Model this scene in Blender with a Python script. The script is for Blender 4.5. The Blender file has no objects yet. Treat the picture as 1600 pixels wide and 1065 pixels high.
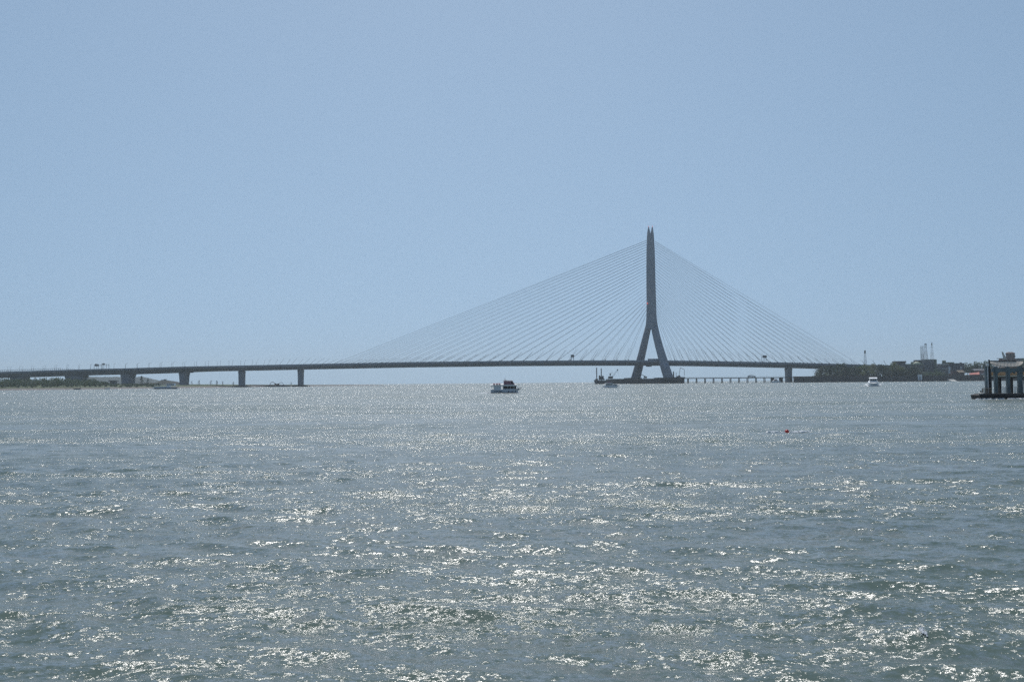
import bpy, math, random
import numpy as np
from mathutils import Matrix, Vector

# ------------------------------------------------------------------ camera, sky, sun, exposure
scene = bpy.context.scene
COL = scene.collection
F = 1600 * 35.0 / 36.0          # focal length in photo pixels
CAM_H = 3.5
PITCH, ROLL = math.radians(2.35), math.radians(-0.50)
camd = bpy.data.cameras.new('camera'); camo = bpy.data.objects.new('camera', camd); COL.objects.link(camo)
camd.lens = 35.0; camd.sensor_width = 36.0; camd.clip_start = 0.1; camd.clip_end = 40000
CM = Matrix.Rotation(math.pi / 2 + PITCH, 3, 'X') @ Matrix.Rotation(ROLL, 3, 'Z')
camo.matrix_world = Matrix.Translation((0, 0, CAM_H)) @ CM.to_4x4()
scene.camera = camo

SUN_EL, SUN_AZ = math.radians(54), math.radians(-4)      # azimuth from +Y, clockwise positive
world = bpy.data.worlds.new('World'); scene.world = world; world.use_nodes = True
wn = world.node_tree.nodes; wl = world.node_tree.links
sky = wn.new('ShaderNodeTexSky'); sky.sky_type = 'NISHITA'; sky.sun_disc = False
sky.sun_elevation = SUN_EL; sky.sun_rotation = SUN_AZ
sky.altitude = 0; sky.air_density = 1.0; sky.dust_density = 0.22; sky.ozone_density = 1.2
bg = wn['Background']; bg.inputs['Strength'].default_value = 0.112
# sea haze evens the sky out towards the horizon: look the sky up a little higher, all the way round
wtc = wn.new('ShaderNodeTexCoord'); wmp = wn.new('ShaderNodeVectorMath'); wmp.operation = 'MULTIPLY_ADD'
wmp.inputs[1].default_value = (1, 1, 0.55); wmp.inputs[2].default_value = (0, 0, 0.33)
wno = wn.new('ShaderNodeVectorMath'); wno.operation = 'NORMALIZE'
wl.new(wtc.outputs['Generated'], wmp.inputs[0]); wl.new(wmp.outputs[0], wno.inputs[0]); wl.new(wno.outputs[0], sky.inputs['Vector'])
wtm = wn.new('ShaderNodeVectorMath'); wtm.operation = 'MULTIPLY'; wtm.inputs[1].default_value = (1.05, 1.035, 0.905)   # white balance
wl.new(sky.outputs['Color'], wtm.inputs[0]); wl.new(wtm.outputs[0], bg.inputs['Color'])

sund = bpy.data.lights.new('sun', 'SUN'); suno = bpy.data.objects.new('sun', sund); COL.objects.link(suno)
sund.energy = 3.4; sund.angle = math.radians(0.53); sund.color = (1.0, 0.97, 0.93)
sdir = Vector((math.sin(SUN_AZ) * math.cos(SUN_EL), math.cos(SUN_AZ) * math.cos(SUN_EL), math.sin(SUN_EL)))
suno.rotation_euler = sdir.to_track_quat('Z', 'Y').to_euler(); suno.location = sdir * 3000

vs = scene.view_settings
vs.view_transform = 'Standard'; vs.look = 'None'; vs.exposure = 0.0; vs.gamma = 1.0; vs.use_curve_mapping = False
scene.cycles.use_denoising = False
scene.cycles.sample_clamp_indirect = 4.0
scene.cycles.max_bounces = 6

# ------------------------------------------------------------------ helpers
R = random.Random(7)
def at(px, py, Y):
    """world point seen at photo pixel (px, py) at distance Y in front of the viewer"""
    d = CM @ Vector(((px - 800) / F, (532.5 - py) / F, -1.0))
    return Vector((0, 0, CAM_H)) + d * (Y / d.y)
def gx(px, Y):                     # world x on the water at distance Y for a photo column
    return at(px, 600, Y).x

def mat(name, col, rough=0.7, var=0.25, scale=3.0, metal=0.0, bump=0.0, col2=None, spec=0.5):
    m = bpy.data.materials.new(name); m.use_nodes = True
    nt = m.node_tree; b = nt.nodes['Principled BSDF']
    tc = nt.nodes.new('ShaderNodeTexCoord'); n = nt.nodes.new('ShaderNodeTexNoise')
    n.inputs['Scale'].default_value = scale; n.inputs['Detail'].default_value = 5
    r = nt.nodes.new('ShaderNodeValToRGB')
    c2 = col2 if col2 else tuple(c * (1 + var) for c in col)
    r.color_ramp.elements[0].position = 0.3; r.color_ramp.elements[1].position = 0.7
    r.color_ramp.elements[0].color = (*[c * (1 - var) for c in col], 1)
    r.color_ramp.elements[1].color = (*c2, 1)
    nt.links.new(tc.outputs['Object'], n.inputs['Vector']); nt.links.new(n.outputs['Fac'], r.inputs['Fac'])
    nt.links.new(r.outputs['Color'], b.inputs['Base Color'])
    b.inputs['Roughness'].default_value = rough; b.inputs['Metallic'].default_value = metal
    b.inputs['Specular IOR Level'].default_value = spec
    if bump:
        bp = nt.nodes.new('ShaderNodeBump'); bp.inputs['Strength'].default_value = bump
        nt.links.new(n.outputs['Fac'], bp.inputs['Height']); nt.links.new(bp.outputs['Normal'], b.inputs['Normal'])
    return m

M = {}
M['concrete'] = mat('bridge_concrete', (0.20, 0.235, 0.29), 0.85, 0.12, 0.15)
M['pale_concrete'] = mat('pale_concrete', (0.42, 0.42, 0.40), 0.85, 0.12, 0.2)
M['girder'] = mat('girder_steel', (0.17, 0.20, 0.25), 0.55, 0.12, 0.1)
M['cable'] = mat('cable_sheath', (0.30, 0.31, 0.32), 0.5, 0.05, 1)
M['post'] = mat('galvanised_post', (0.25, 0.26, 0.27), 0.5, 0.1, 1)
M['rust'] = mat('rusty_steel', (0.06, 0.045, 0.04), 0.8, 0.4, 0.4)
M['darksteel'] = mat('dark_steel', (0.04, 0.045, 0.055), 0.6, 0.3, 0.5)
M['rock'] = mat('dark_rock', (0.05, 0.048, 0.047), 0.9, 0.45, 0.6, bump=0.6)
M['wall'] = mat('sea_wall_stone', (0.045, 0.043, 0.045), 0.9, 0.4, 0.5)
M['sand'] = mat('mud_sand', (0.20, 0.17, 0.15), 0.9, 0.2, 0.08)
M['leaf_dark'] = mat('leaf_dark', (0.018, 0.046, 0.026), 0.7, 0.35, 0.6)
M['leaf_mid'] = mat('leaf_mid', (0.042, 0.092, 0.042), 0.7, 0.35, 0.6)
M['leaf_light'] = mat('leaf_light', (0.10, 0.13, 0.05), 0.7, 0.3, 0.6)
M['bark'] = mat('bark', (0.08, 0.06, 0.045), 0.9, 0.3, 2)
M['white'] = mat('white_paint', (0.78, 0.78, 0.76), 0.35, 0.04, 2)
M['offwhite'] = mat('weathered_white', (0.78, 0.78, 0.78), 0.5, 0.1, 1)
M['bluegrey'] = mat('blue_grey_paint', (0.70, 0.75, 0.80), 0.45, 0.08, 2)
M['steelblue'] = mat('steel_blue_paint', (0.20, 0.26, 0.32), 0.5, 0.12, 1)
M['navy'] = mat('navy_paint', (0.03, 0.045, 0.08), 0.4, 0.2, 2)
M['maroon'] = mat('maroon_paint', (0.30, 0.15, 0.19), 0.5, 0.15, 2)
M['red'] = mat('red_paint', (0.60, 0.05, 0.035), 0.4, 0.1, 3)
M['glass'] = mat('dark_glass', (0.012, 0.016, 0.02), 0.08, 0.2, 2)
M['black'] = mat('black_rubber', (0.015, 0.015, 0.016), 0.8, 0.3, 4)
M['redroof'] = mat('red_roof_sheet', (0.42, 0.10, 0.07), 0.6, 0.15, 0.6)
M['pink'] = mat('pink_plaster', (0.38, 0.19, 0.20), 0.85, 0.12, 0.5)
M['tan'] = mat('tan_board', (0.36, 0.29, 0.21), 0.8, 0.12, 2)
M['cream'] = mat('cream_paint', (0.62, 0.57, 0.47), 0.7, 0.08, 1.5)
def cloth(name, col, k=0.5):
    m = mat(name, col, 0.85, 0.05, 1.2); nt = m.node_tree; b = nt.nodes['Principled BSDF']; ramp = [n for n in nt.nodes if n.type == 'VALTORGB'][0]
    t = nt.nodes.new('ShaderNodeBsdfTranslucent'); mx = nt.nodes.new('ShaderNodeMixShader'); mx.inputs[0].default_value = k
    nt.links.new(ramp.outputs['Color'], t.inputs['Color']); nt.links.new(b.outputs[0], mx.inputs[1]); nt.links.new(t.outputs[0], mx.inputs[2])
    nt.links.new(mx.outputs[0], nt.nodes['Material Output'].inputs['Surface']); return m
M['tarp'] = cloth('pale_tarpaulin', (0.80, 0.76, 0.71), 0.65); M['screen'] = cloth('tan_screen', (0.45, 0.37, 0.27))
M['greywall'] = mat('grey_plaster', (0.16, 0.17, 0.19), 0.85, 0.2, 0.3)
M['greenwall'] = mat('green_tin', (0.10, 0.14, 0.11), 0.7, 0.2, 0.3)
M['greenroof'] = mat('pale_green_roof', (0.32, 0.36, 0.26), 0.7, 0.12, 0.4)
M['teal'] = mat('weathered_teal_concrete', (0.15, 0.19, 0.20), 0.85, 0.3, 0.8, bump=0.2)
M['brick'] = mat('dark_brick', (0.14, 0.09, 0.085), 0.9, 0.25, 0.7)
M['wood'] = mat('weathered_wood', (0.16, 0.12, 0.08), 0.85, 0.35, 3)
M['orange'] = mat('excavator_orange', (0.12, 0.07, 0.04), 0.6, 0.2, 1)
M['hill'] = mat('hill_forest', (0.028, 0.045, 0.045), 0.95, 0.3, 0.02)
M['foam'] = mat('foam', (0.82, 0.84, 0.85), 0.9, 0.06, 6, bump=0.5)
def lamp_mat():
    m = bpy.data.materials.new('beacon_red'); m.use_nodes = True
    b = m.node_tree.nodes['Principled BSDF']; b.inputs['Base Color'].default_value = (0.7, 0.08, 0.08, 1)
    b.inputs['Emission Color'].default_value = (1, 0.18, 0.18, 1); b.inputs['Emission Strength'].default_value = 0.5
    return m
M['beacon'] = lamp_mat()
def grass_mat():
    m = mat('bank_ground', (0.07, 0.09, 0.04), 0.95, 0.35, 0.05)
    nt = m.node_tree; b = nt.nodes['Principled BSDF']; ramp = [n for n in nt.nodes if n.type == 'VALTORGB'][0]
    g = nt.nodes.new('ShaderNodeNewGeometry'); sx = nt.nodes.new('ShaderNodeSeparateXYZ')
    nz = nt.nodes.new('ShaderNodeTexNoise'); nz.inputs['Scale'].default_value = 0.05
    mr = nt.nodes.new('ShaderNodeMapRange'); mr.inputs[1].default_value = 1.1; mr.inputs[2].default_value = 1.6
    ad = nt.nodes.new('ShaderNodeMath'); ad.operation = 'ADD'
    sc_ = nt.nodes.new('ShaderNodeMath'); sc_.operation = 'MULTIPLY_ADD'; sc_.inputs[1].default_value = 1.6; sc_.inputs[2].default_value = -0.8
    mx = nt.nodes.new('ShaderNodeMix'); mx.data_type = 'RGBA'; mx.inputs[6].default_value = (0.15, 0.135, 0.13, 1)
    nt.links.new(g.outputs['Position'], sx.inputs[0]); nt.links.new(g.outputs['Position'], nz.inputs['Vector'])
    nt.links.new(nz.outputs['Fac'], sc_.inputs[0])
    nt.links.new(sx.outputs['Z'], ad.inputs[0]); nt.links.new(sc_.outputs[0], ad.inputs[1])
    nt.links.new(ad.outputs[0], mr.inputs[0]); nt.links.new(mr.outputs[0], mx.inputs[0])
    nt.links.new(ramp.outputs['Color'], mx.inputs[7]); nt.links.new(mx.outputs[2], b.inputs['Base Color'])
    return m
M['bank'] = grass_mat()

def leafy(m, k=0.35):
    nt = m.node_tree; b = nt.nodes['Principled BSDF']; ramp = [n for n in nt.nodes if n.type == 'VALTORGB'][0]
    t = nt.nodes.new('ShaderNodeBsdfTranslucent'); mx = nt.nodes.new('ShaderNodeMixShader'); mx.inputs[0].default_value = k
    nt.links.new(ramp.outputs['Color'], t.inputs['Color']); nt.links.new(b.outputs[0], mx.inputs[1]); nt.links.new(t.outputs[0], mx.inputs[2])
    nt.links.new(mx.outputs[0], nt.nodes['Material Output'].inputs['Surface'])
for k_ in ('leaf_dark', 'leaf_mid', 'leaf_light'): leafy(M[k_])

class MB:
    """collects primitives; build() links them as one mesh object"""
    def __init__(s, origin=(0, 0, 0)):
        s.v = []; s.f = []; s.o = Vector(origin); s.smooth = False
    def raw(s, vs, fs):
        k = len(s.v); s.v += [tuple(Vector(p) - s.o) for p in vs]; s.f += [tuple(i + k for i in f) for f in fs]; return s
    def box(s, a, b):
        x0, y0, z0 = [min(a[i], b[i]) for i in range(3)]; x1, y1, z1 = [max(a[i], b[i]) for i in range(3)]
        return s.raw([(x0, y0, z0), (x1, y0, z0), (x1, y1, z0), (x0, y1, z0), (x0, y0, z1), (x1, y0, z1), (x1, y1, z1), (x0, y1, z1)],
                     [(0, 3, 2, 1), (4, 5, 6, 7), (0, 1, 5, 4), (1, 2, 6, 5), (2, 3, 7, 6), (3, 0, 4, 7)])
    def tube(s, p, q, r0, r1=None, n=6):
        p = Vector(p); q = Vector(q); r1 = r0 if r1 is None else r1
        d = (q - p).normalized(); u = d.orthogonal().normalized(); w = d.cross(u)
        vs = []
        for c, r in ((p, r0), (q, r1)):
            for i in range(n):
                t = 2 * math.pi * i / n; vs.append(c + u * (r * math.cos(t)) + w * (r * math.sin(t)))
        fs = [(i, (i + 1) % n, n + (i + 1) % n, n + i) for i in range(n)]
        return s.raw(vs, fs + [tuple(range(n - 1, -1, -1)), tuple(range(n, 2 * n))])
    def path(s, pts, r, n=6):
        for a, b in zip(pts, pts[1:]): s.tube(a, b, r, r, n)
        return s
    def loft(s, secs, cap=True):
        """secs: list of equally long point loops"""
        n = len(secs[0]); vs = [p for q in secs for p in q]; fs = []
        for k in range(len(secs) - 1):
            for i in range(n):
                j = (i + 1) % n; fs.append((k * n + i, k * n + j, (k + 1) * n + j, (k + 1) * n + i))
        if cap: fs += [tuple(range(n - 1, -1, -1)), tuple(range((len(secs) - 1) * n, len(secs) * n))]
        return s.raw(vs, fs)
    def prism(s, poly, axis, a, b):
        """extrude a 2D polygon along an axis ('x' or 'y') between a and b; poly is (y,z) or (x,z)"""
        f = (lambda p, t: (t, p[0], p[1])) if axis == 'x' else (lambda p, t: (p[0], t, p[1]))
        return s.loft([[f(p, a) for p in poly], [f(p, b) for p in poly]])
    def ball(s, c, rx, ry, rz, seg=10, rings=6, jit=0, rnd=None):
        vs = []; fs = []
        for i in range(rings + 1):
            t = math.pi * i / rings
            for j in range(seg):
                p = 2 * math.pi * j / seg; k = 1 + (rnd.uniform(-jit, jit) if rnd else 0)
                vs.append((c[0] + rx * k * math.sin(t) * math.cos(p), c[1] + ry * k * math.sin(t) * math.sin(p), c[2] + rz * k * math.cos(t)))
        for i in range(rings):
            for j in range(seg):
                a = i * seg + j; b = i * seg + (j + 1) % seg; fs.append((a, a + seg, b + seg, b))
        return s.raw(vs, fs)
    def pbox(s, x0, y0, x1, y1, Y, depth):
        """box whose front spans a photo rectangle at distance Y"""
        a = at(x0, y1, Y); b = at(x1, y0, Y); c = at((x0 + x1) / 2, y1, Y); d = at((x0 + x1) / 2, y0, Y)
        return s.box((a.x, Y, c.z), (b.x, Y + depth, d.z))
    def build(s, name, m, parent=None, smooth=False):
        me = bpy.data.meshes.new(name); me.from_pydata(s.v, [], s.f); me.validate(); me.update()
        if smooth or s.smooth:
            me.polygons.foreach_set('use_smooth', [True] * len(me.polygons))
        me.materials.append(m)
        o = bpy.data.objects.new(name, me); COL.objects.link(o)
        if parent is None: o.location = s.o
        else: o.parent = parent
        return o

def tag(o, label, cat, group=None):
    o['label'] = label; o['category'] = cat
    if group: o['group'] = group
    return o
def thing(name, label, cat, loc=(0, 0, 0), rz=0, group=None):
    o = bpy.data.objects.new(name, None); COL.objects.link(o); o.location = loc; o.rotation_euler = (0, 0, rz)
    o.empty_display_size = 1
    return tag(o, label, cat, group)
def struct(o, kind='structure'):
    o['kind'] = kind; return o
ORD = ['', 'first', 'second', 'third', 'fourth', 'fifth', 'sixth', 'seventh', 'eighth', 'ninth', 'tenth', 'eleventh', 'twelfth',
       'thirteenth', 'fourteenth', 'fifteenth', 'sixteenth', 'seventeenth', 'eighteenth', 'nineteenth', 'twentieth']
def ordinal(n):
    if n <= 20: return ORD[n]
    t = {2: 'twenty', 3: 'thirty', 4: 'forty', 5: 'fifty'}[n // 10]
    return (t[:-1] + 'ieth') if n % 10 == 0 else t + '-' + ORD[n % 10]

# ------------------------------------------------------------------ water: real wave geometry on the curved sea
ER = 6.37e6
rng = np.random.default_rng(11)
NW = 64
lam = np.geomspace(0.30, 13.0, NW)
wdir = math.radians(-104) + rng.normal(0, 0.55, NW)           # travelling towards the viewer and a little left
kx = np.cos(wdir) * 2 * np.pi / lam; ky = np.sin(wdir) * 2 * np.pi / lam
ph = rng.uniform(0, 2 * np.pi, NW)
slope = 0.041 * np.where(lam < 1.0, 1.0, 1.0) * np.exp(-((np.log(lam) - np.log(0.95)) / 1.2) ** 2)
amp = slope * lam / (2 * np.pi)
CREST = [(at(1450, 1000, 13.5).x, 13.6, 0.20)]
def waves(x, y, sp):
    """displacement (dx, dy, dz); sp = local mesh spacing, shorter waves fade out"""
    dx = np.zeros_like(x); dy = np.zeros_like(x); dz = np.zeros_like(x)
    for i in range(NW):
        w = np.clip((lam[i] / sp - 2.2) / 2.0, 0, 1)
        if w.max() <= 0: continue
        t = kx[i] * x + ky[i] * y + ph[i]; c = np.cos(t); s = np.sin(t); a = amp[i] * w
        dz += a * c
        dx -= a * 0.9 * s * np.cos(wdir[i]); dy -= a * 0.9 * s * np.sin(wdir[i])
    for cx, cy, h in CREST:
        u = (x - cx) / 1.3; v = (y - cy + 0.25 * (x - cx)) 
        dz += h * np.exp(-u * u) * np.exp(-np.where(v > 0, v / 0.45, v / 0.8) ** 2)
    return dx, dy, dz
def wave_z(x, y):
    x = np.array([float(x)]); y = np.array([float(y)])
    return float(waves(x, y, np.array([max(0.05, abs(y[0]) * 0.009)]))[2][0])

def water_mat():
    m = bpy.data.materials.new('river_water'); m.use_nodes = True; nt = m.node_tree; L = nt.links
    nt.nodes.remove(nt.nodes['Principled BSDF'])
    # light coming back up out of the silty water does not follow the ripples; the mirror-like skin does
    df = nt.nodes.new('ShaderNodeBsdfDiffuse'); df.inputs['Normal'].default_value = (0, 0, 1)
    up = nt.nodes.new('ShaderNodeCombineXYZ'); up.inputs[2].default_value = 1.0; L.new(up.outputs[0], df.inputs['Normal'])
    gl = nt.nodes.new('ShaderNodeBsdfGlossy'); gl.distribution = 'GGX'; gl.inputs['Color'].default_value = (0.88, 0.88, 0.88, 1)
    fn = nt.nodes.new('ShaderNodeFresnel'); fn.inputs['IOR'].default_value = 1.333
    mxs = nt.nodes.new('ShaderNodeMixShader'); L.new(fn.outputs[0], mxs.inputs[0]); L.new(df.outputs[0], mxs.inputs[1]); L.new(gl.outputs[0], mxs.inputs[2])
    L.new(mxs.outputs[0], nt.nodes['Material Output'].inputs['Surface'])
    g = nt.nodes.new('ShaderNodeNewGeometry')
    def layer(scale, stretch, rot, detail, rough, gain):
        mp = nt.nodes.new('ShaderNodeMapping'); mp.inputs['Rotation'].default_value = (0, 0, rot)
        mp.inputs['Scale'].default_value = (stretch, 1, 1)
        n = nt.nodes.new('ShaderNodeTexNoise'); n.inputs['Scale'].default_value = scale
        n.inputs['Detail'].default_value = detail; n.inputs['Roughness'].default_value = rough
        L.new(g.outputs['Position'], mp.inputs['Vector']); L.new(mp.outputs['Vector'], n.inputs['Vector'])
        su = nt.nodes.new('ShaderNodeVectorMath'); su.operation = 'SUBTRACT'; su.inputs[1].default_value = (0.5, 0.5, 0.5)
        L.new(n.outputs['Color'], su.inputs[0])
        sc = nt.nodes.new('ShaderNodeVectorMath'); sc.operation = 'MULTIPLY'; sc.inputs[1].default_value = (gain * 1.15, gain, 0)
        L.new(su.outputs['Vector'], sc.inputs[0]); return sc.outputs['Vector']
    def add(a, c):
        v = nt.nodes.new('ShaderNodeVectorMath'); v.operation = 'ADD'; L.new(a, v.inputs[0]); L.new(c, v.inputs[1]); return v.outputs['Vector']
    chop = layer(0.9, 0.5, 0.15, 3, 0.6, 1.15)
    rip = layer(8.0, 0.75, -0.1, 6, 0.85, 3.8)
    groups = layer(0.06, 0.22, -0.10, 5, 0.72, 1.0)          # long low wave groups that show as streaks far out
    # gusts roughen some stretches of water more than others
    gm = nt.nodes.new('ShaderNodeMapping'); gm.inputs['Scale'].default_value = (0.20, 1, 1); gm.inputs['Rotation'].default_value = (0, 0, -0.10)
    gn = nt.nodes.new('ShaderNodeTexNoise'); gn.inputs['Scale'].default_value = 0.10; gn.inputs['Detail'].default_value = 6; gn.inputs['Roughness'].default_value = 0.72
    L.new(g.outputs['Position'], gm.inputs['Vector']); L.new(gm.outputs['Vector'], gn.inputs['Vector'])
    gr = nt.nodes.new('ShaderNodeMapRange'); gr.inputs[1].default_value = 0.35; gr.inputs[2].default_value = 0.65
    gr.inputs[3].default_value = 0.42; gr.inputs[4].default_value = 1.50
    L.new(gn.outputs['Fac'], gr.inputs[0])
    gs = nt.nodes.new('ShaderNodeVectorMath'); gs.operation = 'SCALE'; L.new(add(chop, rip), gs.inputs[0]); 
    # the water out in the open reach beyond about 120 m is rougher
    sx = nt.nodes.new('ShaderNodeSeparateXYZ'); L.new(g.outputs['Position'], sx.inputs[0])
    fr = nt.nodes.new('ShaderNodeMapRange'); fr.inputs[1].default_value = 95; fr.inputs[2].default_value = 150; fr.inputs[3].default_value = 1.0; fr.inputs[4].default_value = 1.3
    L.new(sx.outputs['Y'], fr.inputs[0])
    # fine ripples too small to tell apart in the distance count as surface roughness there
    ro = nt.nodes.new('ShaderNodeMapRange'); ro.inputs[1].default_value = 25; ro.inputs[2].default_value = 260; ro.inputs[3].default_value = 0.20; ro.inputs[4].default_value = 0.22
    L.new(sx.outputs['Y'], ro.inputs[0]); L.new(ro.outputs[0], gl.inputs['Roughness'])
    fm = nt.nodes.new('ShaderNodeMath'); fm.operation = 'MULTIPLY'; L.new(gr.outputs[0], fm.inputs[0]); L.new(fr.outputs[0], fm.inputs[1]); 
    bn = nt.nodes.new('ShaderNodeTexNoise'); bn.inputs['Scale'].default_value = 0.012; bn.inputs['Detail'].default_value = 3; L.new(gm.outputs['Vector'], bn.inputs['Vector'])
    br = nt.nodes.new('ShaderNodeMapRange'); br.inputs[1].default_value = 0.35; br.inputs[2].default_value = 0.65; br.inputs[3].default_value = 0.78; br.inputs[4].default_value = 1.25; L.new(bn.outputs['Fac'], br.inputs[0])
    f2 = nt.nodes.new('ShaderNodeMath'); f2.operation = 'MULTIPLY'; L.new(fm.outputs[0], f2.inputs[0]); L.new(br.outputs[0], f2.inputs[1]); L.new(f2.outputs[0], gs.inputs['Scale'])
    nn = nt.nodes.new('ShaderNodeVectorMath'); nn.operation = 'NORMALIZE'
    L.new(add(add(g.outputs['Normal'], groups), gs.outputs['Vector']), nn.inputs[0]); L.new(nn.outputs['Vector'], gl.inputs['Normal']); L.new(nn.outputs['Vector'], fn.inputs['Normal'])
    # silt clouds in the river mouth
    r = nt.nodes.new('ShaderNodeValToRGB'); r.color_ramp.elements[0].position = 0.35; r.color_ramp.elements[1].position = 0.7
    r.color_ramp.elements[0].color = (0.072, 0.106, 0.098, 1); r.color_ramp.elements[1].color = (0.094, 0.126, 0.110, 1)
    L.new(gn.outputs['Fac'], r.inputs['Fac']); L.new(r.outputs['Color'], df.inputs['Color'])
    return m
def build_water():
    ys = [-90, -60, -40, -25, -15, -8, -3, 0, 2, 3.5, 5, 6, 7]
    while ys[-1] < 9500:
        d = ys[-1]; ys.append(d + max(0.004, min(1.4e-4 * d * d, 0.009 * d if d < 1400 else 0.025 * d)))
    ys = np.array(ys); NC = 680
    u = np.linspace(-1, 1, NC); ext = np.array([1.15, 1.5, 2.2, 4, 8])
    u = np.concatenate([-ext[::-1], u, ext])
    hw = np.where(ys > 6, 0.56 * ys + 4, 8.0)
    # rows stay in place beyond the dense part but reach at least 1.5 km to either side
    X = hw[:, None] * u[None, :]; Y = np.repeat(ys[:, None], len(u), 1)
    far = np.abs(u) > 1.001
    X[:, far] = np.sign(u[far])[None, :] * (hw[:, None] + (np.abs(u[far]) - 1)[None, :] ** 2 * 90 + hw[:, None] * (np.abs(u[far]) - 1)[None, :] * 0.4)
    sp = np.maximum(np.gradient(ys)[:, None] * 0.8, np.abs(np.gradient(X, axis=1)))
    dx, dy, dz = waves(X.ravel(), Y.ravel(), sp.ravel())
    x = X.ravel() + dx; y = Y.ravel() + dy; z = dz - (X.ravel() ** 2 + Y.ravel() ** 2) / (2 * ER)
    nr, nc = X.shape
    co = np.stack([x, y, z], 1).astype(np.float32)
    idx = np.arange(nr * nc).reshape(nr, nc)
    q = np.stack([idx[:-1, :-1], idx[:-1, 1:], idx[1:, 1:], idx[1:, :-1]], -1).reshape(-1, 4)
    me = bpy.data.meshes.new('water'); me.vertices.add(len(co)); me.vertices.foreach_set('co', co.ravel())
    me.loops.add(q.size); me.loops.foreach_set('vertex_index', q.ravel().astype(np.int32))
    me.polygons.add(len(q)); me.polygons.foreach_set('loop_start', np.arange(0, q.size, 4, dtype=np.int32))
    me.polygons.foreach_set('use_smooth', np.ones(len(q), dtype=bool))
    me.update(); me.validate(); me.materials.append(water_mat())
    o = bpy.data.objects.new('water', me); COL.objects.link(o); struct(o)
build_water()

# ------------------------------------------------------------------ land: left river bank, right bank, far hill
def strip(name, cols, m):
    """ground sheet from columns of (photo column, [(distance, height), ...])"""
    vs = []; fs = []; n = len(cols[0][1])
    for px, prof in cols:
        for Y, z in prof: vs.append((gx(px, Y), Y, z))
    for i in range(len(cols) - 1):
        for j in range(n - 1):
            a = i * n + j; fs.append((a, a + n, a + n + 1, a + 1))
    mb = MB(); mb.raw(vs, fs); return struct(mb.build(name, m, smooth=True))
def lerp_tab(tab, x):
    for (a, p), (b, q) in zip(tab, tab[1:]):
        if x <= b: return tuple(u + (v - u) * max(0, (x - a) / (b - a)) for u, v in zip(p, q))
    return tab[-1][1]
# photo column -> (distance of the water's edge, far edge, height factor)
SHORE = [(-500, (760, 3000, 1.0)), (0, (900, 3000, 1.0)), (120, (930, 2800, 1.0)), (200, (1000, 2600, 1.0)), (300, (1120, 2100, 0.85)),
         (360, (1230, 1900, 0.7)), (450, (1380, 1800, 0.55)), (540, (1500, 1700, 0.35)), (600, (1560, 1640, 0.08))]
def bank_h(px, Y):
    s, e, k = lerp_tab(SHORE, px); t = Y - s
    if t < 0: return -0.6
    return k * (1.9 * min(1, t / 40) + 1.6 * min(1, max(0, t - 40) / 60) + 1.5 * min(1, max(0, t - 100) / 300))
cols = []
for i in range(90):
    px = -500 + 1100 * i / 89; s, e, k = lerp_tab(SHORE, px); prof = []
    for t in (-30, 0, 8, 20, 40, 55, 75, 100, 140, 220, 400):
        Y = s + (t if t <= 75 else 75 + (e - s - 75) * (t - 75) / 325)
        w = R.uniform(-0.22, 0.22) * k if t > 0 else 0
        prof.append((Y, -1.5 if t < 0 else (-0.05 if t == 0 else max(bank_h(px, Y) + w, 0.1))))
    prof[-1] = (prof[-1][0], -1.5)
    cols.append((px, prof))
strip('river_bank', cols, M['bank'])
cols = []
for i in range(30):
    px = 1262 + 900 * i / 29
    cols.append((px, [(1158, -3), (1159, 4.2), (1170, 4.6), (1220, 6 + 2 * i / 29), (1400, 7 + 3 * i / 29), (2400, 8)]))
strip('far_shore_ground', cols, M['bank'])
mb = MB(); vs = []; fs = []; n = 60
for i in range(n + 1):
    px = 120 + 126 * i / n; t = i / n
    top = 588.5 + 9.5 * max(0, (t - 0.82) / 0.18) ** 1.3 + 6 * max(0, (0.12 - t) / 0.12) + R.uniform(-0.5, 0.5)
    p = at(px, top, 3300); vs += [(p.x, 3220, -3), (p.x, 3260, p.z * 0.55), (p.x, 3300, p.z), (p.x, 3420, p.z * 0.7), (p.x, 3500, -3)]
for i in range(n):
    for j in range(4): a = i * 5 + j; fs.append((a, a + 5, a + 6, a + 1))
mb.raw(vs, fs); struct(mb.build('hill', M['hill']))
# dark earth mound beside the second land pier
mb = MB(); vs = []; fs = []; n = 40
MY = 1340
for i in range(n + 1):
    px = 226 + 57 * i / n; t = px
    top = 597.3 if px < 247 else (594.2 - 0.6 * math.sin((px - 250) / 5) if px < 262 else 594.3 + 4.6 * ((px - 262) / 21) ** 2)
    if 247 <= px < 251: top = 597.3 - 3 * (px - 247) / 4
    p = at(px, top + R.uniform(-.15, .15), MY); vs += [(p.x, MY - 28, 2), (p.x, MY - 10, p.z * 0.8), (p.x, MY, p.z), (p.x, MY + 15, p.z * 0.9), (p.x, MY + 40, 2)]
for i in range(n):
    for j in range(4): a = i * 5 + j; fs.append((a, a + 5, a + 6, a + 1))
mb.raw(vs, fs); o = mb.build('earth_mound', mat('mound_soil', (0.022, 0.030, 0.026), 0.95, 0.4, 0.2)); struct(o)

# ------------------------------------------------------------------ the cable-stayed bridge
D = 1275.0
SC = D / F
TX = at(1017, 500, D).x
bridge = thing('cable_stayed_bridge', 'long grey cable-stayed bridge with one tall needle pylon across the river mouth', 'bridge', (TX, D, 0))
BO = (TX, D, 0)
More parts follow.
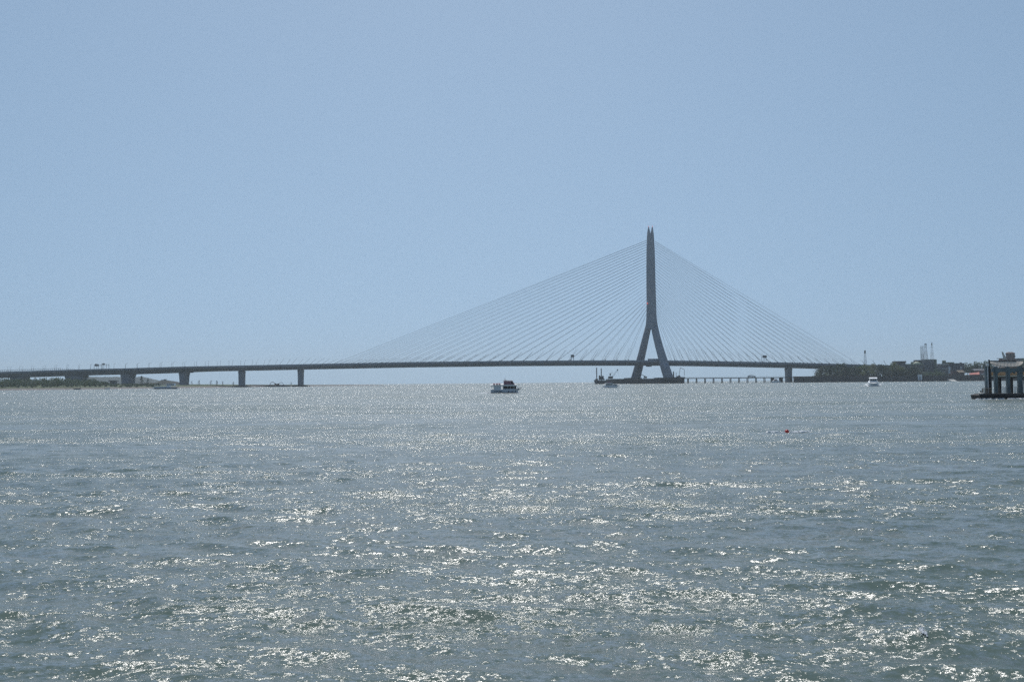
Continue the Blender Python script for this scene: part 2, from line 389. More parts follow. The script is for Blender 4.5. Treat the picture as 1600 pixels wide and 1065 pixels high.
# road level along the bridge (photo column -> top of parapet in the photo)
DECK = [(-260, 587.5), (-120, 584), (0, 580.8), (60, 579.2), (100, 577.8), (150, 576.3), (200, 575.2), (300, 572.2), (400, 570.3), (500, 568.2), (640, 565.4), (800, 563.4), (900, 562.8),
        (1017, 562.6), (1080, 563.4), (1150, 564.6), (1232, 566.3), (1300, 568.2), (1340, 569.4), (1400, 570.8), (1480, 573), (1640, 578)]
def deck_y(px): return lerp_tab([(a, (b,)) for a, b in DECK], px)[0]
def deck_z(px): return at(px, deck_y(px), D - 20).z          # top of the near parapet
HW = 20.0
secs = []; pn = []; pf = []; rn = []; walk = []
for i in range(96):
    px = -260 + 1900 * i / 95; x = gx(px, D); z = deck_z(px) - 1.1
    dp = 5.3 + 1.0 * max(0, min(1, (330 - px) / 60))
    secs.append([(x, D - HW, z), (x, D - HW, z - 1.3), (x, D - HW + 1.5, z - 1.9), (x, D - 12.5, z - dp), (x, D + 12.5, z - dp),
                 (x, D + HW - 1.5, z - 1.9), (x, D + HW, z - 1.3), (x, D + HW, z)])
    pn.append((x, z))
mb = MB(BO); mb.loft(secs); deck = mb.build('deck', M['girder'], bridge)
for side, y in ((0, D - HW), (1, D + HW - 0.4)):
    mb = MB(BO)
    mb.loft([[(x, y, z + 0.004), (x, y + 0.4, z + 0.004), (x, y + 0.4, z + 1.1), (x, y, z + 1.1)] for x, z in pn]); mb.build('parapet', M['concrete'], bridge)
# asphalt sheet
mb = MB(BO); vs = []; fs = []
for x, z in pn: vs += [(x, D - HW + 0.5, z + 0.008), (x, D + HW - 0.5, z + 0.008)]
for i in range(len(pn) - 1): fs.append((2 * i, 2 * i + 2, 2 * i + 3, 2 * i + 1))
mb.raw(vs, fs); mb.build('road_surface', mat('asphalt', (0.05, 0.05, 0.052), 0.9, 0.2, 0.3), bridge)
# steel handrail above the parapet on the left approach
for y in (D - HW + 0.2, D + HW - 0.2):
    mb = MB(BO); x0 = gx(-120, D); x1 = gx(108, D); xx = x0
    def zr(x):
        for (a, p), (b, q) in zip(pn, pn[1:]):
            if a <= x <= b: return p + (q - p) * (x - a) / (b - a) + 1.1
        return pn[0][1]
    ps = []
    while xx < x1:
        z = zr(xx); mb.box((xx - .12, y - .06, z), (xx + .12, y + .06, z + 2.4)); ps.append((xx, y, z + 2.4)); xx += 2.6
    mb.path(ps, 0.12, 5); mb.build('handrail', M['post'], bridge)

# pylon: mast, two horn tips and two splayed legs, the right leg on the near side of the deck
def yz(py): return at(1017, py, D).z
def xs(px, py, Y=D): return at(px, py, Y).x
def oct_sec(x0, x1, yc, hd, z, ch=0.28):
    w = x1 - x0; c = w * ch; d = hd * 0.55
    return [(x0 + c, yc - hd, z), (x1 - c, yc - hd, z), (x1, yc - hd + d, z), (x1, yc + hd - d, z), (x1 - c, yc + hd, z), (x0 + c, yc + hd, z), (x0, yc + hd - d, z), (x0, yc - hd + d, z)]
mast = [(366, 1011.2, 1021.2), (374, 1010.9, 1021.7), (390, 1010.4, 1022.7), (420, 1010.2, 1023.4), (450, 1010.3, 1024.0), (470, 1010.6, 1024.6), (495, 1010.4, 1025.3), (506, 1009.4, 1027.0), (514, 1007.8, 1028.6)]
mb = MB(BO); mb.smooth = False
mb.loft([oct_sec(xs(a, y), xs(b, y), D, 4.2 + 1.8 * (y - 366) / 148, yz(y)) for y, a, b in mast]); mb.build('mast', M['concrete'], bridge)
for ax, ay in (((1012.7, 1013.9), (1011.2, 1016.35)), ((1018.6, 1019.9), (1016.45, 1021.2))):
    mb = MB(BO); ss = []
    for t in (0, .25, .5, .75, .93, 1):
        y = 366.02 - (366.02 - 354.6) * t; a = ay[0] + (ax[0] - ay[0]) * t; b = ay[1] + (ax[1] - ay[1]) * t
        k = 0 if t < 1 else 0.25; ss.append(oct_sec(xs(a + k, y), xs(b - k, y), D, 4.2 - 2.2 * t - (0.6 if t == 1 else 0), yz(y)))
    mb.loft(ss); mb.build('mast_tip', M['concrete'], bridge)
    mb = MB(BO); c = at((ax[0] + ax[1]) / 2, 354.2, D); mb.tube((c.x, D, c.z - .3), (c.x, D, c.z + .9), .5, .35, 8); mb.build('warning_light', M['beacon'], bridge)
legL = [(506, 1009.6, 1017.0), (513, 1007.6, 1016.8), (518, 1006.4, 1015.9), (525, 1004.4, 1014.4), (540, 1000.4, 1011.4), (556, 996.2, 1008.0), (574, 990.8, 1004.4), (590, 986.0, 1000.6), (599, 983.6, 998.5)]
legR = [(506, 1017.3, 1026.9), (513, 1017.9, 1028.4), (518, 1018.8, 1029.6), (525, 1020.2, 1031.3), (540, 1023.6, 1035.4), (556, 1027.8, 1040.6), (574, 1032.2, 1046.6), (590, 1036.8, 1052.0), (599, 1039.2, 1054.8)]
for leg, sg in ((legL, 1), (legR, -1)):
    mb = MB(BO); ss = []
    for y, a, b in leg:
        t = max(0, min(1, (y - 506) / 70)); yc = D + sg * 27.5 * t ** 1.15
        ss.append(oct_sec(xs(a, y, yc), xs(b, y, yc), yc, 5.0, at(1017, y, yc).z))
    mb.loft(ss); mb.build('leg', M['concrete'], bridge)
mb = MB(BO); c = at(1011.3, 474, D - 5); mb.ball((c.x, D - 6.2, c.z), 0.9, 0.7, 0.9, 8, 6); mb.build('warning_light', M['beacon'], bridge)
mb = MB(BO); c = at(1012.5, 570.5, D); mb.box((xs(1008.5, 571), D - 14, at(1012, 572.8, D).z), (xs(1016, 571), D - 6, at(1012, 570.6, D).z + .5)); mb.build('inspection_gantry', M['darksteel'], bridge)
mb = MB(BO); mb.box((xs(296, 580), D - 10, at(300, 582.3, D).z), (xs(304, 580), D - 4, at(300, 579.5, D).z)); mb.build('inspection_gantry', M['darksteel'], bridge)
# raised wind barrier between the legs
mb = MB(BO); za = deck_z(1017); mb.box((xs(1009, 560), D - HW + .6, za - .8), (xs(1028, 560), D - HW + 1.0, za + 1.9)); mb.build('wind_barrier', M['concrete'], bridge)

# piers
def pier(pxl, pxr, Y0, Y1, ztop, taper=0.9, zbot=-2.0, cap=True):
    mb = MB(BO); xa, xb = gx(pxl, (Y0 + Y1) / 2), gx(pxr, (Y0 + Y1) / 2); xc = (xa + xb) / 2; hw = (xb - xa) / 2
    def sec(k, z): return [(xc - hw * k, Y0 + 2, z), (xc - hw * k * .7, Y0, z), (xc + hw * k * .7, Y0, z), (xc + hw * k, Y0 + 2, z), (xc + hw * k, Y1 - 2, z), (xc + hw * k * .7, Y1, z), (xc - hw * k * .7, Y1, z), (xc - hw * k, Y1 - 2, z)]
    ss = [sec(taper, zbot), sec(taper, 2), sec(1.0, ztop - 4.0), sec(1.12, ztop - 2.5)]
    ss += [sec(1.12, ztop - 1.2), sec(.8, ztop)] if cap else [sec(1.2, ztop)]
    mb.loft(ss); return mb.build('pier', M['concrete'], bridge)
def under(px): return deck_z(px) - 1.1 - 5.3 - 1.0 * max(0, min(1, (330 - px) / 60)) + 0.1
pier(466.6, 473.4, D - 8, D + 8, under(470))
pier(374.4, 381.6, D - 8, D + 8, under(378), 0.93)
pier(283.0, 293.0, D - 10, D + 10, under(288), 0.80, cap=False)
pier(193.5, 207.5, D - 11, D + 11, under(200), 0.85, cap=False)
pier(107.5, 132.0, D - 11, D + 11, under(120), 0.75, cap=False)
pier(22, 40, D - 11, D + 11, under(31), 0.85, cap=False)
pier(-70, -52, D - 11, D + 11, under(-61), 0.85, cap=False)
pier(1228.6, 1236.0, D - 8, D + 8, under(1232), 0.97)
pier(1318, 1326, D - 8, D + 8, under(1322), 0.95)
for px in (470, 378):
    mb = MB(BO); x = gx(px, D); mb.prism([(x - 9.5, -2), (x + 9.5, -2), (x + 8.5, 0.8), (x + 5, 1.9), (x - 5, 1.9), (x - 8.5, 0.8)], 'y', D - 16, D + 16); mb.build('pile_cap', M['rock'], bridge)

# stay cables, a near and a far plane of 26 on each side
ncab = 26
for side in (-1, 1):
    for k in range(ncab):
        t = k / (ncab - 1)                        # 0 = outermost, highest
        px = (523.5 + (979 - 523.5) * t) if side < 0 else (1338 + (1052 - 1338) * t)
        py = 375.5 + (487 - 375.5) * t ** 1.12
        hx = (1010.8 if side < 0 else 1023.2) + (0.6 * t if side < 0 else 1.2 * t)
        top = at(hx, py + (1.5 if side > 0 else 0), D)
        for y0, y1 in ((D - 18.6, D - 1.5), (D + 18.6, D + 1.5)):
            zb = deck_z(px) - 1.0
            p = Vector((gx(px, D), y0, zb)); q = Vector((top.x, y1, top.z))
            mb = MB(BO); mb.tube(p, q, 0.135, 0.135, 5); cb = mb.build('stay_cable', M['cable'], bridge)
            d = (q - p).normalized(); mb = MB(BO); mb.tube(p - d * .3, p + d * 3.2, 0.42, 0.34, 6); mb.build('anchor_tube', M['darksteel'], cb)

# street lamps on the deck edges (each its own thing)
LAMPS = []
def lean(px):
    if px < 330: return 0.0, 6.6
    if px < 523:
        t = (px - 330) / 193; return math.radians(68) * t ** 1.35, 7.0 + 8.5 * t ** 2
    if px < 1005:
        t = (px - 523) / 482; return math.radians(68 - 50 * t ** 1.6), 15.5 + 2.5 * t
    if px < 1345:
        t = (px - 1030) / 315; return -math.radians(14 + 38 * t ** 0.8), 18.5 - 8.5 * t
    t = (px - 1345) / 100; return -math.radians(max(4, 45 - 45 * t)), 8.5 - 2 * min(1, t)
def lamp(px, near, label):
    y = D - HW + 1.4 if near else D + HW - 1.4
    a, L = lean(px); x = gx(px, D); z = deck_z(px) - 1.09
    o = thing('street_lamp', label, 'lamp', (x, y, z), 0, 'slanted lamps along the bridge deck')
    d = Vector((math.sin(a), 0, math.cos(a))); p1 = d * L
    mb = MB(); mb.tube((0, 0, 0), (0, 0, .5), .35, .3, 6); mb.tube((0, 0, .5), p1, 0.17, 0.12, 5); mb.build('post', M['post'], o)
    mb = MB(); s = 1 if near else -1
    if px < 300:
        mb.path([p1, p1 + Vector((.5, .5 * s, .7)), p1 + Vector((1.5, 1.2 * s, .95))], .08, 5); e = p1 + Vector((1.5, 1.2 * s, .95))
    else:
        mb.path([p1, p1 + d * .4 + Vector((0, .6 * s, .1)), p1 + d * .6 + Vector((0, 1.6 * s, .1))], .08, 5); e = p1 + d * .6 + Vector((0, 1.6 * s, .1))
    mb.box(e - Vector((.45, .25, .12)), e + Vector((.45, .25, .1))); mb.build('lamp_head', M['post'], o)
zones = []
xs_l = [514.5 - 18.2 * i for i in range(0, 29)]               # left of the cables, counted outward from the pylon later
xs_c = [532.4 + 17.8 * i for i in range(26)]
left_all = sorted([x for x in xs_c if x < 988] + xs_l, reverse=True)
right_all = [1047 + 13.6 * i for i in range(22)] + [1346 + 16 * i for i in range(5)]
for lst, sd in ((left_all, 'left'), (right_all, 'right')):
    for i, px in enumerate(lst):
        if px < -5: continue
        for near in (True, False):
            look = 'upright' if abs(lean(px)[0]) < 0.12 else 'slanted'
            lamp(px, near, f"thin {look} lamp on bridge deck, {ordinal(i + 1)} {sd} of pylon, {'near' if near else 'far'} edge")

# sign gantries over the road
def gantry(px0, px1, py_top, label, boards):
    z0 = deck_z(px0) - 1.09; g = thing('sign_gantry', label, 'sign', (gx((px0 + px1) / 2, D), D, z0), 0, 'sign gantries on the bridge')
    x0 = gx(px0, D) - g.location.x; x1 = gx(px1, D) - g.location.x; h = at(px0, py_top, D).z - z0
    for x in (x0, x1):
        for y in (-4, 4):
            mb = MB(); mb.box((x - .18, y - .18, 0), (x + .18, y + .18, h - 1.2)); mb.build('post', M['post'], g)
    mb = MB(); mb.box((x0 - .3, -4.3, h - 2.0), (x1 + .3, -3.9, h - 1.6)); mb.box((x0 - .3, 3.9, h - 2.0), (x1 + .3, 4.3, h - 1.6)); mb.build('beam', M['post'], g)
    for b0, b1, t0, t1 in boards:
        xa = x0 + (x1 - x0) * b0; xb = x0 + (x1 - x0) * b1
        mb = MB(); mb.box((xa, -4.75, h - t1), (xb, -4.32, h - t0)); mb.build('sign_board', M['navy'], g)
gantry(149, 156, 568.2, 'sign gantry with two dark boards, leftmost on the bridge', [(.2, .62, .2, 3.2), (.68, 1.05, .6, 3.2)])
gantry(160, 168, 567.2, 'sign gantry with one dark board, second from left on the bridge', [(.25, .7, .3, 2.4)])
gantry(893, 896.5, 554.2, 'small sign gantry on deck among cables left of the pylon', [(-.3, 1.2, .0, 3.0)])
gantry(1192, 1196.5, 555.2, 'small sign gantry on deck among cables right of the pylon', [(-.2, 1.2, .0, 3.0)])

# ------------------------------------------------------------------ works at the foot of the pylon
WY = 1238
plat = thing('pylon_work_platform', 'long dark steel work platform round the foot of the pylon', 'platform', (gx(1012, WY), WY, 0)); PO = plat.location
def pp(x0, y0, x1, y1, name, m, Y=WY, dep=70, par=None, org=None):
    mb = MB(org if org is not None else PO); mb.pbox(x0, y0, x1, y1, Y, dep); return mb.build(name, m, par or plat)
pp(955, 591.2, 1069.5, 600, 'sheet_pile_wall', M['darksteel'])
for i in range(38):
    x = 956 + i * 3
    if x < 1069: pp(x, 591.6, x + 1.2, 599.6, 'sheet_pile', M['rust'], WY - 0.7, 0.68)
pp(982, 590.0, 1003, 591.3, 'kerb_wall', M['darksteel'], WY + 3, 50); pp(1030, 589.6, 1056, 591.3, 'kerb_wall', M['rust'], WY + 3, 50)
pp(1056, 588.8, 1070.5, 591.3, 'kerb_wall', M['darksteel'], WY + 1, 40)
for x in (1036, 1041, 1046, 1051): pp(x, 592, x + 3.5, 596.5, 'tyre_fender', M['black'], WY - 1.2, 0.45)
pp(1051.8, 580.2, 1053.3, 590, 'steel_pile', M['darksteel'], WY + 6, 1.2); pp(1056.3, 582, 1056.9, 590, 'steel_pile', M['post'], WY + 6, .5)

def machine(name, label, cat, px, Y, py):
    p = at(px, py, Y); return thing(name, label, cat, p)
barge = thing('spud_barge', 'dark spud barge with two tall posts left of the pylon platform', 'barge', (gx(940, WY - 6), WY - 6, 0)); QO = barge.location; QY = WY - 6
mb = MB(QO); a = gx(929.5, QY); b = gx(954.8, QY); z1 = at(940, 593.2, QY).z
mb.prism([(a, z1), (a + 1.6, -1), (b, -1), (b, z1 - .6), (a + 7, z1 - .5)], 'y', QY, QY + 16); mb.build('hull', M['darksteel'], barge)
def qb(x0, y0, x1, y1, name, m, Y=QY + 4, dep=4, par=None): return pp(x0, y0, x1, y1, name, m, Y, dep, par or barge, QO)
for x, y in ((932.2, 574.2), (939.4, 575.2)):
    mb = MB(QO); p = at(x, y, QY + 5); q = at(x, 596, QY + 5); mb.tube((p.x, QY + 5, p.z), (p.x, QY + 5, -4), .62, .62, 8); mb.build('spud', M['darksteel'], barge)
qb(936, 586.2, 938, 593, 'winch_frame', M['darksteel']); qb(937.2, 587.6, 943.3, 591.4, 'deck_house', M['darksteel']); qb(936.4, 591.4, 944.8, 593.4, 'deck_house_base', M['darksteel'], QY + 3.5, 5)
qb(930.6, 591.6, 934.5, 593.4, 'bulwark', M['rust']); qb(941.5, 586.9, 943.4, 587.8, 'roof_box', M['rust'])
def crane():
    Y = WY + 8; c = machine('crawler_crane', 'crawler crane with pale lattice boom on the work platform', 'crane', 954, Y, 591.2); o = c.location
    def q(x, y, dy=0): p = at(x, y, Y + dy); return (p.x, Y + dy, p.z)
    mb = MB(o); mb.pbox(950.5, 589.8, 957.5, 591.3, Y - 2, 5); mb.build('crawler_track', M['darksteel'], c)
    mb = MB(o); mb.pbox(950.8, 587.6, 957.2, 589.75, Y - 1.5, 4); mb.build('machinery_house', M['darksteel'], c)
    mb = MB(o); mb.pbox(956.2, 588.0, 957.9, 589.7, Y - 2.4, 1); mb.build('cab', M['darksteel'], c)
    mb = MB(o); A, B = Vector(q(957, 588.6)), Vector(q(965, 577.5)); n = 9
    ax = (B - A).normalized(); up = Vector((-ax.z, 0, ax.x))
    for s in (-1, 1):
        for dy in (-.7, .7): mb.tube(A + up * .75 * s + Vector((0, dy, 0)), B + up * .5 * s + Vector((0, dy, 0)), .11, .11, 4)
    for i in range(n):
        u = A + (B - A) * i / n; v = A + (B - A) * (i + 1) / n; s = 1 if i % 2 else -1
        for dy in (-.7, .7): mb.tube(u + up * .7 * s + Vector((0, dy, 0)), v - up * .7 * s + Vector((0, dy, 0)), .08, .08, 4)
    mb.build('boom', M['offwhite'], c)
    mb = MB(o); mb.pbox(964.2, 576.6, 965.9, 578.6, Y - .8, 1.6); mb.build('boom_head', M['darksteel'], c)
    mb = MB(o); mb.path([q(953.5, 588), q(953, 583.5), q(958.5, 581)], .16, 5); mb.pbox(952.6, 583.2, 954.6, 586.6, Y, .8); mb.build('gantry_mast', M['post'], c)
    mb = MB(o); mb.path([q(965.4, 578), q(966.2, 585.5)], .09, 4); mb.build('hoist_rope', M['darksteel'], c)
crane()
def pump():
    Y = WY + 8; c = machine('concrete_pump', 'concrete pump with folded arm at right end of the work platform', 'pump', 1062, Y, 588.9); o = c.location
    def q(x, y): p = at(x, y, Y); return (p.x, Y, p.z)
    mb = MB(o); mb.pbox(1057.8, 587.2, 1063.5, 588.8, Y - 1.2, 2.5); mb.build('truck_body', M['darksteel'], c)
    mb = MB(o); mb.path([q(1061.3, 587.5), q(1062.4, 577), q(1063.2, 574.2), q(1065.3, 575.4), q(1069.3, 577), q(1069.2, 587)], .26, 6); mb.build('arm', M['darksteel'], c)
    mb = MB(o); mb.pbox(1060, 586.2, 1062.4, 587.15, Y - 1, 2); mb.build('turret', M['rust'], c)
pump()
def excavator(px, py, Y, flip, label, sc=1.0):
    p = at(px, py, Y); o = thing('excavator', label, 'excavator', p, 0, 'excavators'); o.scale = (sc * (-1 if flip else 1), sc, sc)
    mb = MB(); mb.box((-2.1, -1.5, 0), (2.1, -.8, .9)); mb.box((-2.1, .8, 0), (2.1, 1.5, .9)); mb.build('crawler_track', M['black'], o)
    mb = MB(); mb.box((-2.3, -1.4, 1.05), (1.1, 1.4, 2.3)); mb.build('body', M['orange'], o)
    mb = MB(); mb.box((-.2, -1.45, 2.31), (1.3, -.2, 3.2)); mb.build('cab', M['darksteel'], o)
    mb = MB(); mb.path([(1, .3, 1.8), (2.6, .3, 4.2), (4.6, .3, 4.6), (6.4, .3, 3.9)], .34, 6); mb.build('boom', M['orange'], o)
    mb = MB(); mb.path([(6.4, .3, 3.9), (7.5, .3, 1.6)], .26, 6); mb.build('stick', M['orange'], o)
    mb = MB(); mb.prism([(7.1, 1.7), (8.1, 1.7), (8.2, .9), (7.3, .5)], 'y', -.4, 1.0); mb.build('bucket', M['darksteel'], o)
excavator(1008, 590.8, WY + 6, True, 'small excavator between the pylon legs on the work platform')
# left barge with two excavators and heaped spoil
BY = 1330
sb = thing('spoil_barge', 'low dark barge moored by the second water pier under the bridge', 'barge', (gx(400, BY), BY, 0))
mb = MB(sb.location); mb.prism([(gx(346, BY), 1.9), (gx(349, BY), -.8), (gx(448, BY), -.8), (gx(450.5, BY), 1.7)], 'y', BY, BY + 18); mb.build('hull', M['darksteel'], sb)
mb = MB(sb.location); rr = random.Random(3)
for i in range(26):
    x = gx(352 + i * 3.7, BY); mb.ball((x, BY + 9, 1.7), rr.uniform(2, 3.5), 6, rr.uniform(.4, 1.0), 7, 4, .15, rr)
mb.build('spoil_heap', M['rock'], sb)
excavator(431, 602.3, BY + 9, True, 'left excavator on the low dark barge, arm arched to the left', 1.05)
excavator(434.5, 602.3, BY + 5, False, 'right excavator on the low dark barge, arm arched to the right', 0.95)

# temporary trestle to the right bank
TY = 1262
tr = thing('access_trestle', 'low pile trestle running from the work platform to the right bank', 'trestle', (gx(1150, TY), TY, 0)); zt = at(1150, 589.6, TY).z
mb = MB(tr.location); mb.box((gx(1070, TY), TY, zt - 1.0), (gx(1243, TY), TY + 8, zt)); mb.build('deck', M['darksteel'], tr)
mb = MB(tr.location); x = gx(1070, TY)
while x < gx(1228, TY):
    mb.box((x - .07, TY + .1, zt), (x + .07, TY + .24, zt + 1.1)); x += 2.2
mb.box((gx(1070, TY), TY + .1, zt + 1.1), (gx(1228, TY), TY + .24, zt + 1.22)); mb.build('handrail', M['darksteel'], tr)
for px in [1076] + [1089.4 + 13.3 * i for i in range(9)]:
    for y in (TY + 1, TY + 7):
        mb = MB(tr.location); x = gx(px, TY); mb.tube((x, y, -3), (x, y, zt - 1), .5, .5, 8); mb.build('pile', M['rust'], tr)
for a, b in ((1206.5, 1210), (1219.8, 1223.6), (1236.5, 1238.6)):
    mb = MB(tr.location); mb.box((gx(a, TY), TY + .5, -3), (gx(b, TY), TY + 7.5, zt - 1)); mb.build('pier_block', M['rust'], tr)
t = thing('crane_truck', 'pale truck with a crane jib parked on the trestle', 'truck', (gx(1174.5, TY + 4), TY + 4, zt)); o = t.location; Y = TY + 4
def tq(x0, y0, x1, y1, name, m, dep=2.4, Yk=Y - 1.2): mb = MB(o); mb.pbox(x0, y0, x1, y1, Yk, dep); mb.build(name, m, t)
tq(1168.6, 588.2, 1181, 588.9, 'chassis', M['darksteel']); tq(1168.8, 586.3, 1171.4, 588.15, 'cab', M['offwhite']); tq(1171.8, 586.9, 1180.6, 588.15, 'load_bed', M['offwhite'])
mb = MB(o); p = at(1170.5, 586.4, Y); q = at(1177.4, 585.2, Y); mb.tube((p.x, Y, p.z), (q.x, Y, q.z), .3, .22, 6); mb.build('jib', M['darksteel'], t)
for x in (1170, 1176, 1179.5):
    mb = MB(o); p = at(x, 588.8, Y - 1.3); mb.tube((p.x, Y - 1.3, zt + .55), (p.x, Y - 1.0, zt + .55), .55, .55, 10); mb.build('wheel', M['black'], t)

# ------------------------------------------------------------------ boats
def hull_sections(L, B, H, bow=0.35, draft=0.3, rake=0.1, sheer=0.25, n=14, stern_w=0.85):
    out = []
    for i in range(n + 1):
        t = i / n; x = -L / 2 + L * t
        w = B / 2 * (stern_w + (1 - stern_w) * min(1, t / .3)) if t < 1 - bow else B / 2 * max(0.03, 1 - ((t - 1 + bow) / bow) ** 2.0)
        z = H * (1 + sheer * max(0, t - .5) ** 2 * 4); xb = x - rake * L * max(0, (t - .6) / .4) ** 1.5
        out.append([(x, -w, z), (xb, -w * .93, z * .45), (xb, -w * .72, -draft * .3), (xb, 0, -draft), (xb, w * .72, -draft * .3), (xb, w * .93, z * .45), (x, w, z)])
    return out
def bow_wave(par, L, B, k=1.0, seed=1):
    r = random.Random(seed); mb = MB()
    for s in (-1, 1):
        for i in range(26):
            t = r.random(); x = L * .5 - L * 1.1 * t; y = s * (B * .32 + B * .42 * t + r.uniform(-.15, .25))
            mb.ball((x, y, .03), r.uniform(.3, .8) * k, r.uniform(.15, .4) * k, r.uniform(.06, .16) * k, 7, 4, .25, r)
    for i in range(16):
        mb.ball((-L * .5 - r.uniform(.2, 3.5), r.uniform(-.45, .45) * B, .02), r.uniform(.4, .9) * k, r.uniform(.2, .5) * k, r.uniform(.05, .12) * k, 7, 4, .25, r)
    return mb.build('wake_foam', M['foam'], par)
def boat(name, label, px, Y, rz, L, B, H, hullm, keelm=None, foam=1.0, **kw):
    o = thing(name, label, 'boat', (gx(px, Y), Y, 0.02), rz)
    mb = MB(); mb.loft(hull_sections(L, B, H, **kw)); h = mb.build('hull', hullm, o)
    mb = MB(); ss = [[(x * 1.0, y * 1.012, z) for x, y, z in [(s[1][0], s[1][1], min(.22, H * .2)), (s[2][0], s[2][1] * 1.1, -.12), (s[4][0], s[4][1] * 1.1, -.12), (s[5][0], s[5][1], min(.22, H * .2))]] for s in hull_sections(L, B, H, **kw)]
    mb.loft(ss); mb.build('boot_stripe', keelm or M['navy'], h)
    if foam: bow_wave(o, L, B, foam, int(px))
    return o
def part(o, name, m, *boxes):
    mb = MB()
    for a, b in boxes: mb.box(a, b)
    return mb.build(name, m, o)

# 1: passenger launch in the middle, seen from its side, bow to the right
b1 = boat('passenger_launch', 'white and blue-grey passenger launch with maroon wheelhouse, mid-river', 790.5, 318, math.radians(2), 9.7, 3.0, 1.15, M['bluegrey'], bow=.3, sheer=.22)
b1.rotation_euler.x = math.radians(6)
mb = MB(); mb.prism([(-4.6, 1.0), (4.2, 1.15), (3.55, 1.25), (2.9, 1.2), (-4.6, 1.2)], 'y', -1.36, 1.36); mb.build('deck', M['offwhite'], b1)
part(b1, 'side_panel', M['bluegrey'], ((-3.8, -1.3, 1.2), (-1.7, -1.24, 2.25)), ((-3.8, 1.24, 1.2), (-1.7, 1.3, 2.25)))
part(b1, 'cabin_wall', M['bluegrey'], ((-.95, -1.3, 1.2), (3.4, -1.24, 1.38)), ((-.95, 1.24, 1.2), (3.4, 1.3, 1.38)), ((-1.0, -1.3, 1.2), (-.93, 1.3, 2.3)))
for i, (a, b) in enumerate(((-.85, .35), (.5, 1.35), (1.5, 2.45), (2.6, 3.2))):
    for s in (-1, 1): part(b1, 'window', M['glass'], ((a, 1.22 * s, 1.4), (b, 1.27 * s, 2.25)))
for x in (-4.45, -3.85, -1.65, -.9, .42, 1.42, 2.52, 3.25):
    for s in (-1, 1): part(b1, 'post', M['offwhite'], ((x - .04, 1.25 * s, 1.2), (x + .04, 1.33 * s, 2.32)))
mb = MB(); mb.loft([[(3.3, -1.24, 2.3), (3.3, 1.24, 2.3), (3.24, 1.24, 2.3), (3.24, -1.24, 2.3)], [(4.25, -1.0, 1.2), (4.25, 1.0, 1.2), (4.15, 1.0, 1.2), (4.15, -1.0, 1.2)]]); mb.build('windscreen', M['glass'], b1)
mb = MB(); mb.prism([(-4.95, 2.34), (3.45, 2.34), (3.3, 2.6), (2.6, 2.78), (-4.3, 2.74), (-4.95, 2.6)], 'y', -1.55, 1.55); mb.build('roof', M['white'], b1)
mb = MB(); mb.prism([(-.75, 2.79), (2.75, 2.79), (2.05, 3.85), (-.65, 3.85)], 'y', -1.0, 1.0); wh = mb.build('wheelhouse', M['maroon'], b1)
mb = MB(); mb.prism([(1.65, 3.0), (2.4, 3.0), (2.0, 3.7), (1.6, 3.7)], 'y', -1.02, 1.02); mb.build('window', M['glass'], wh)
mb = MB(); mb.box((-.85, -1.1, 3.852), (2.15, 1.1, 3.93)); mb.build('wheelhouse_roof', M['navy'], wh)
mb = MB(); mb.path([(-.3, 0, 3.93), (-.3, 0, 4.8)], .05, 5); mb.path([(-.3, 0, 4.1), (.4, 0, 3.93)], .05, 5); mb.box((-.5, -.3, 4.2), (-.1, .3, 4.3)); mb.build('mast', M['post'], b1)
for x in (-4.1, -3.2, -2.4): part(b1, 'life_raft_box', M['maroon'], ((x, -1.2, 2.75), (x + .65, -.6, 3.02)), ((x, .6, 2.75), (x + .65, 1.2, 3.02)))
mb = MB(); mb.path([(4.1, 1.0, 1.4), (5.0, 0, 1.75), (4.1, -1.0, 1.4)], .04, 5)
for x, y in ((4.1, 1.0), (4.6, .5), (4.95, 0), (4.6, -.5), (4.1, -1.0)): mb.tube((x, y, 1.05), (x, y, 1.42 + (x - 4.1) * .36), .03, .03, 5)
mb.build('bow_rail', M['post'], b1)
part(b1, 'hull_lettering', M['navy'], *[((-3.9 + .28 * i, -1.52, .62), (-3.9 + .28 * i + .2, -1.49, .82)) for i in range(6)], ((-2.2, -1.54, .55), (-1.85, -1.5, .9)))
for x in (-1.5, .8, 1.9, 3.0): 
    mb = MB(); mb.ball((x, -1.6, .55), .12, .12, .28, 8, 6); mb.build('fender', M['navy'], b1)

# 2: small ferry left of the pylon, bow to the right
b2 = boat('small_ferry', 'small white ferry with long windows in front of the spud barge', 954.5, 523, math.radians(3), 8.9, 2.8, .95, M['offwhite'], M['navy'], 1.3)
mb = MB(); mb.prism([(-3.0, .9), (.7, .9), (.7, 2.1), (-2.8, 2.1)], 'y', -1.15, 1.15); mb.build('cabin', M['offwhite'], b2)
for i in range(5):
    for s in (-1, 1): part(b2, 'window', M['glass'], ((-2.7 + .68 * i, 1.13 * s, 1.25), (-2.7 + .68 * i + .45, 1.18 * s, 1.95)))
mb = MB(); mb.prism([(.9, .9), (3.5, 1.0), (3.1, 1.75), (1.0, 1.75)], 'y', -1.0, 1.0); mb.build('fore_cabin', M['bluegrey'], b2)
for x in (1.2, 1.95, 2.65):
    for s in (-1, 1): part(b2, 'window', M['glass'], ((x, .98 * s, 1.15), (x + .5, 1.03 * s, 1.6)))
mb = MB(); mb.prism([(-3.3, 2.11), (1.1, 2.11), (.6, 2.4), (-2.4, 2.4)], 'y', -1.3, 1.3); mb.build('roof', M['white'], b2)
mb = MB(); mb.box((-1.7, -.6, 2.4), (-.3, .6, 2.95)); mb.box((-1.9, -.7, 2.96), (-.1, .7, 3.03)); mb.build('flying_bridge', M['maroon'], b2)
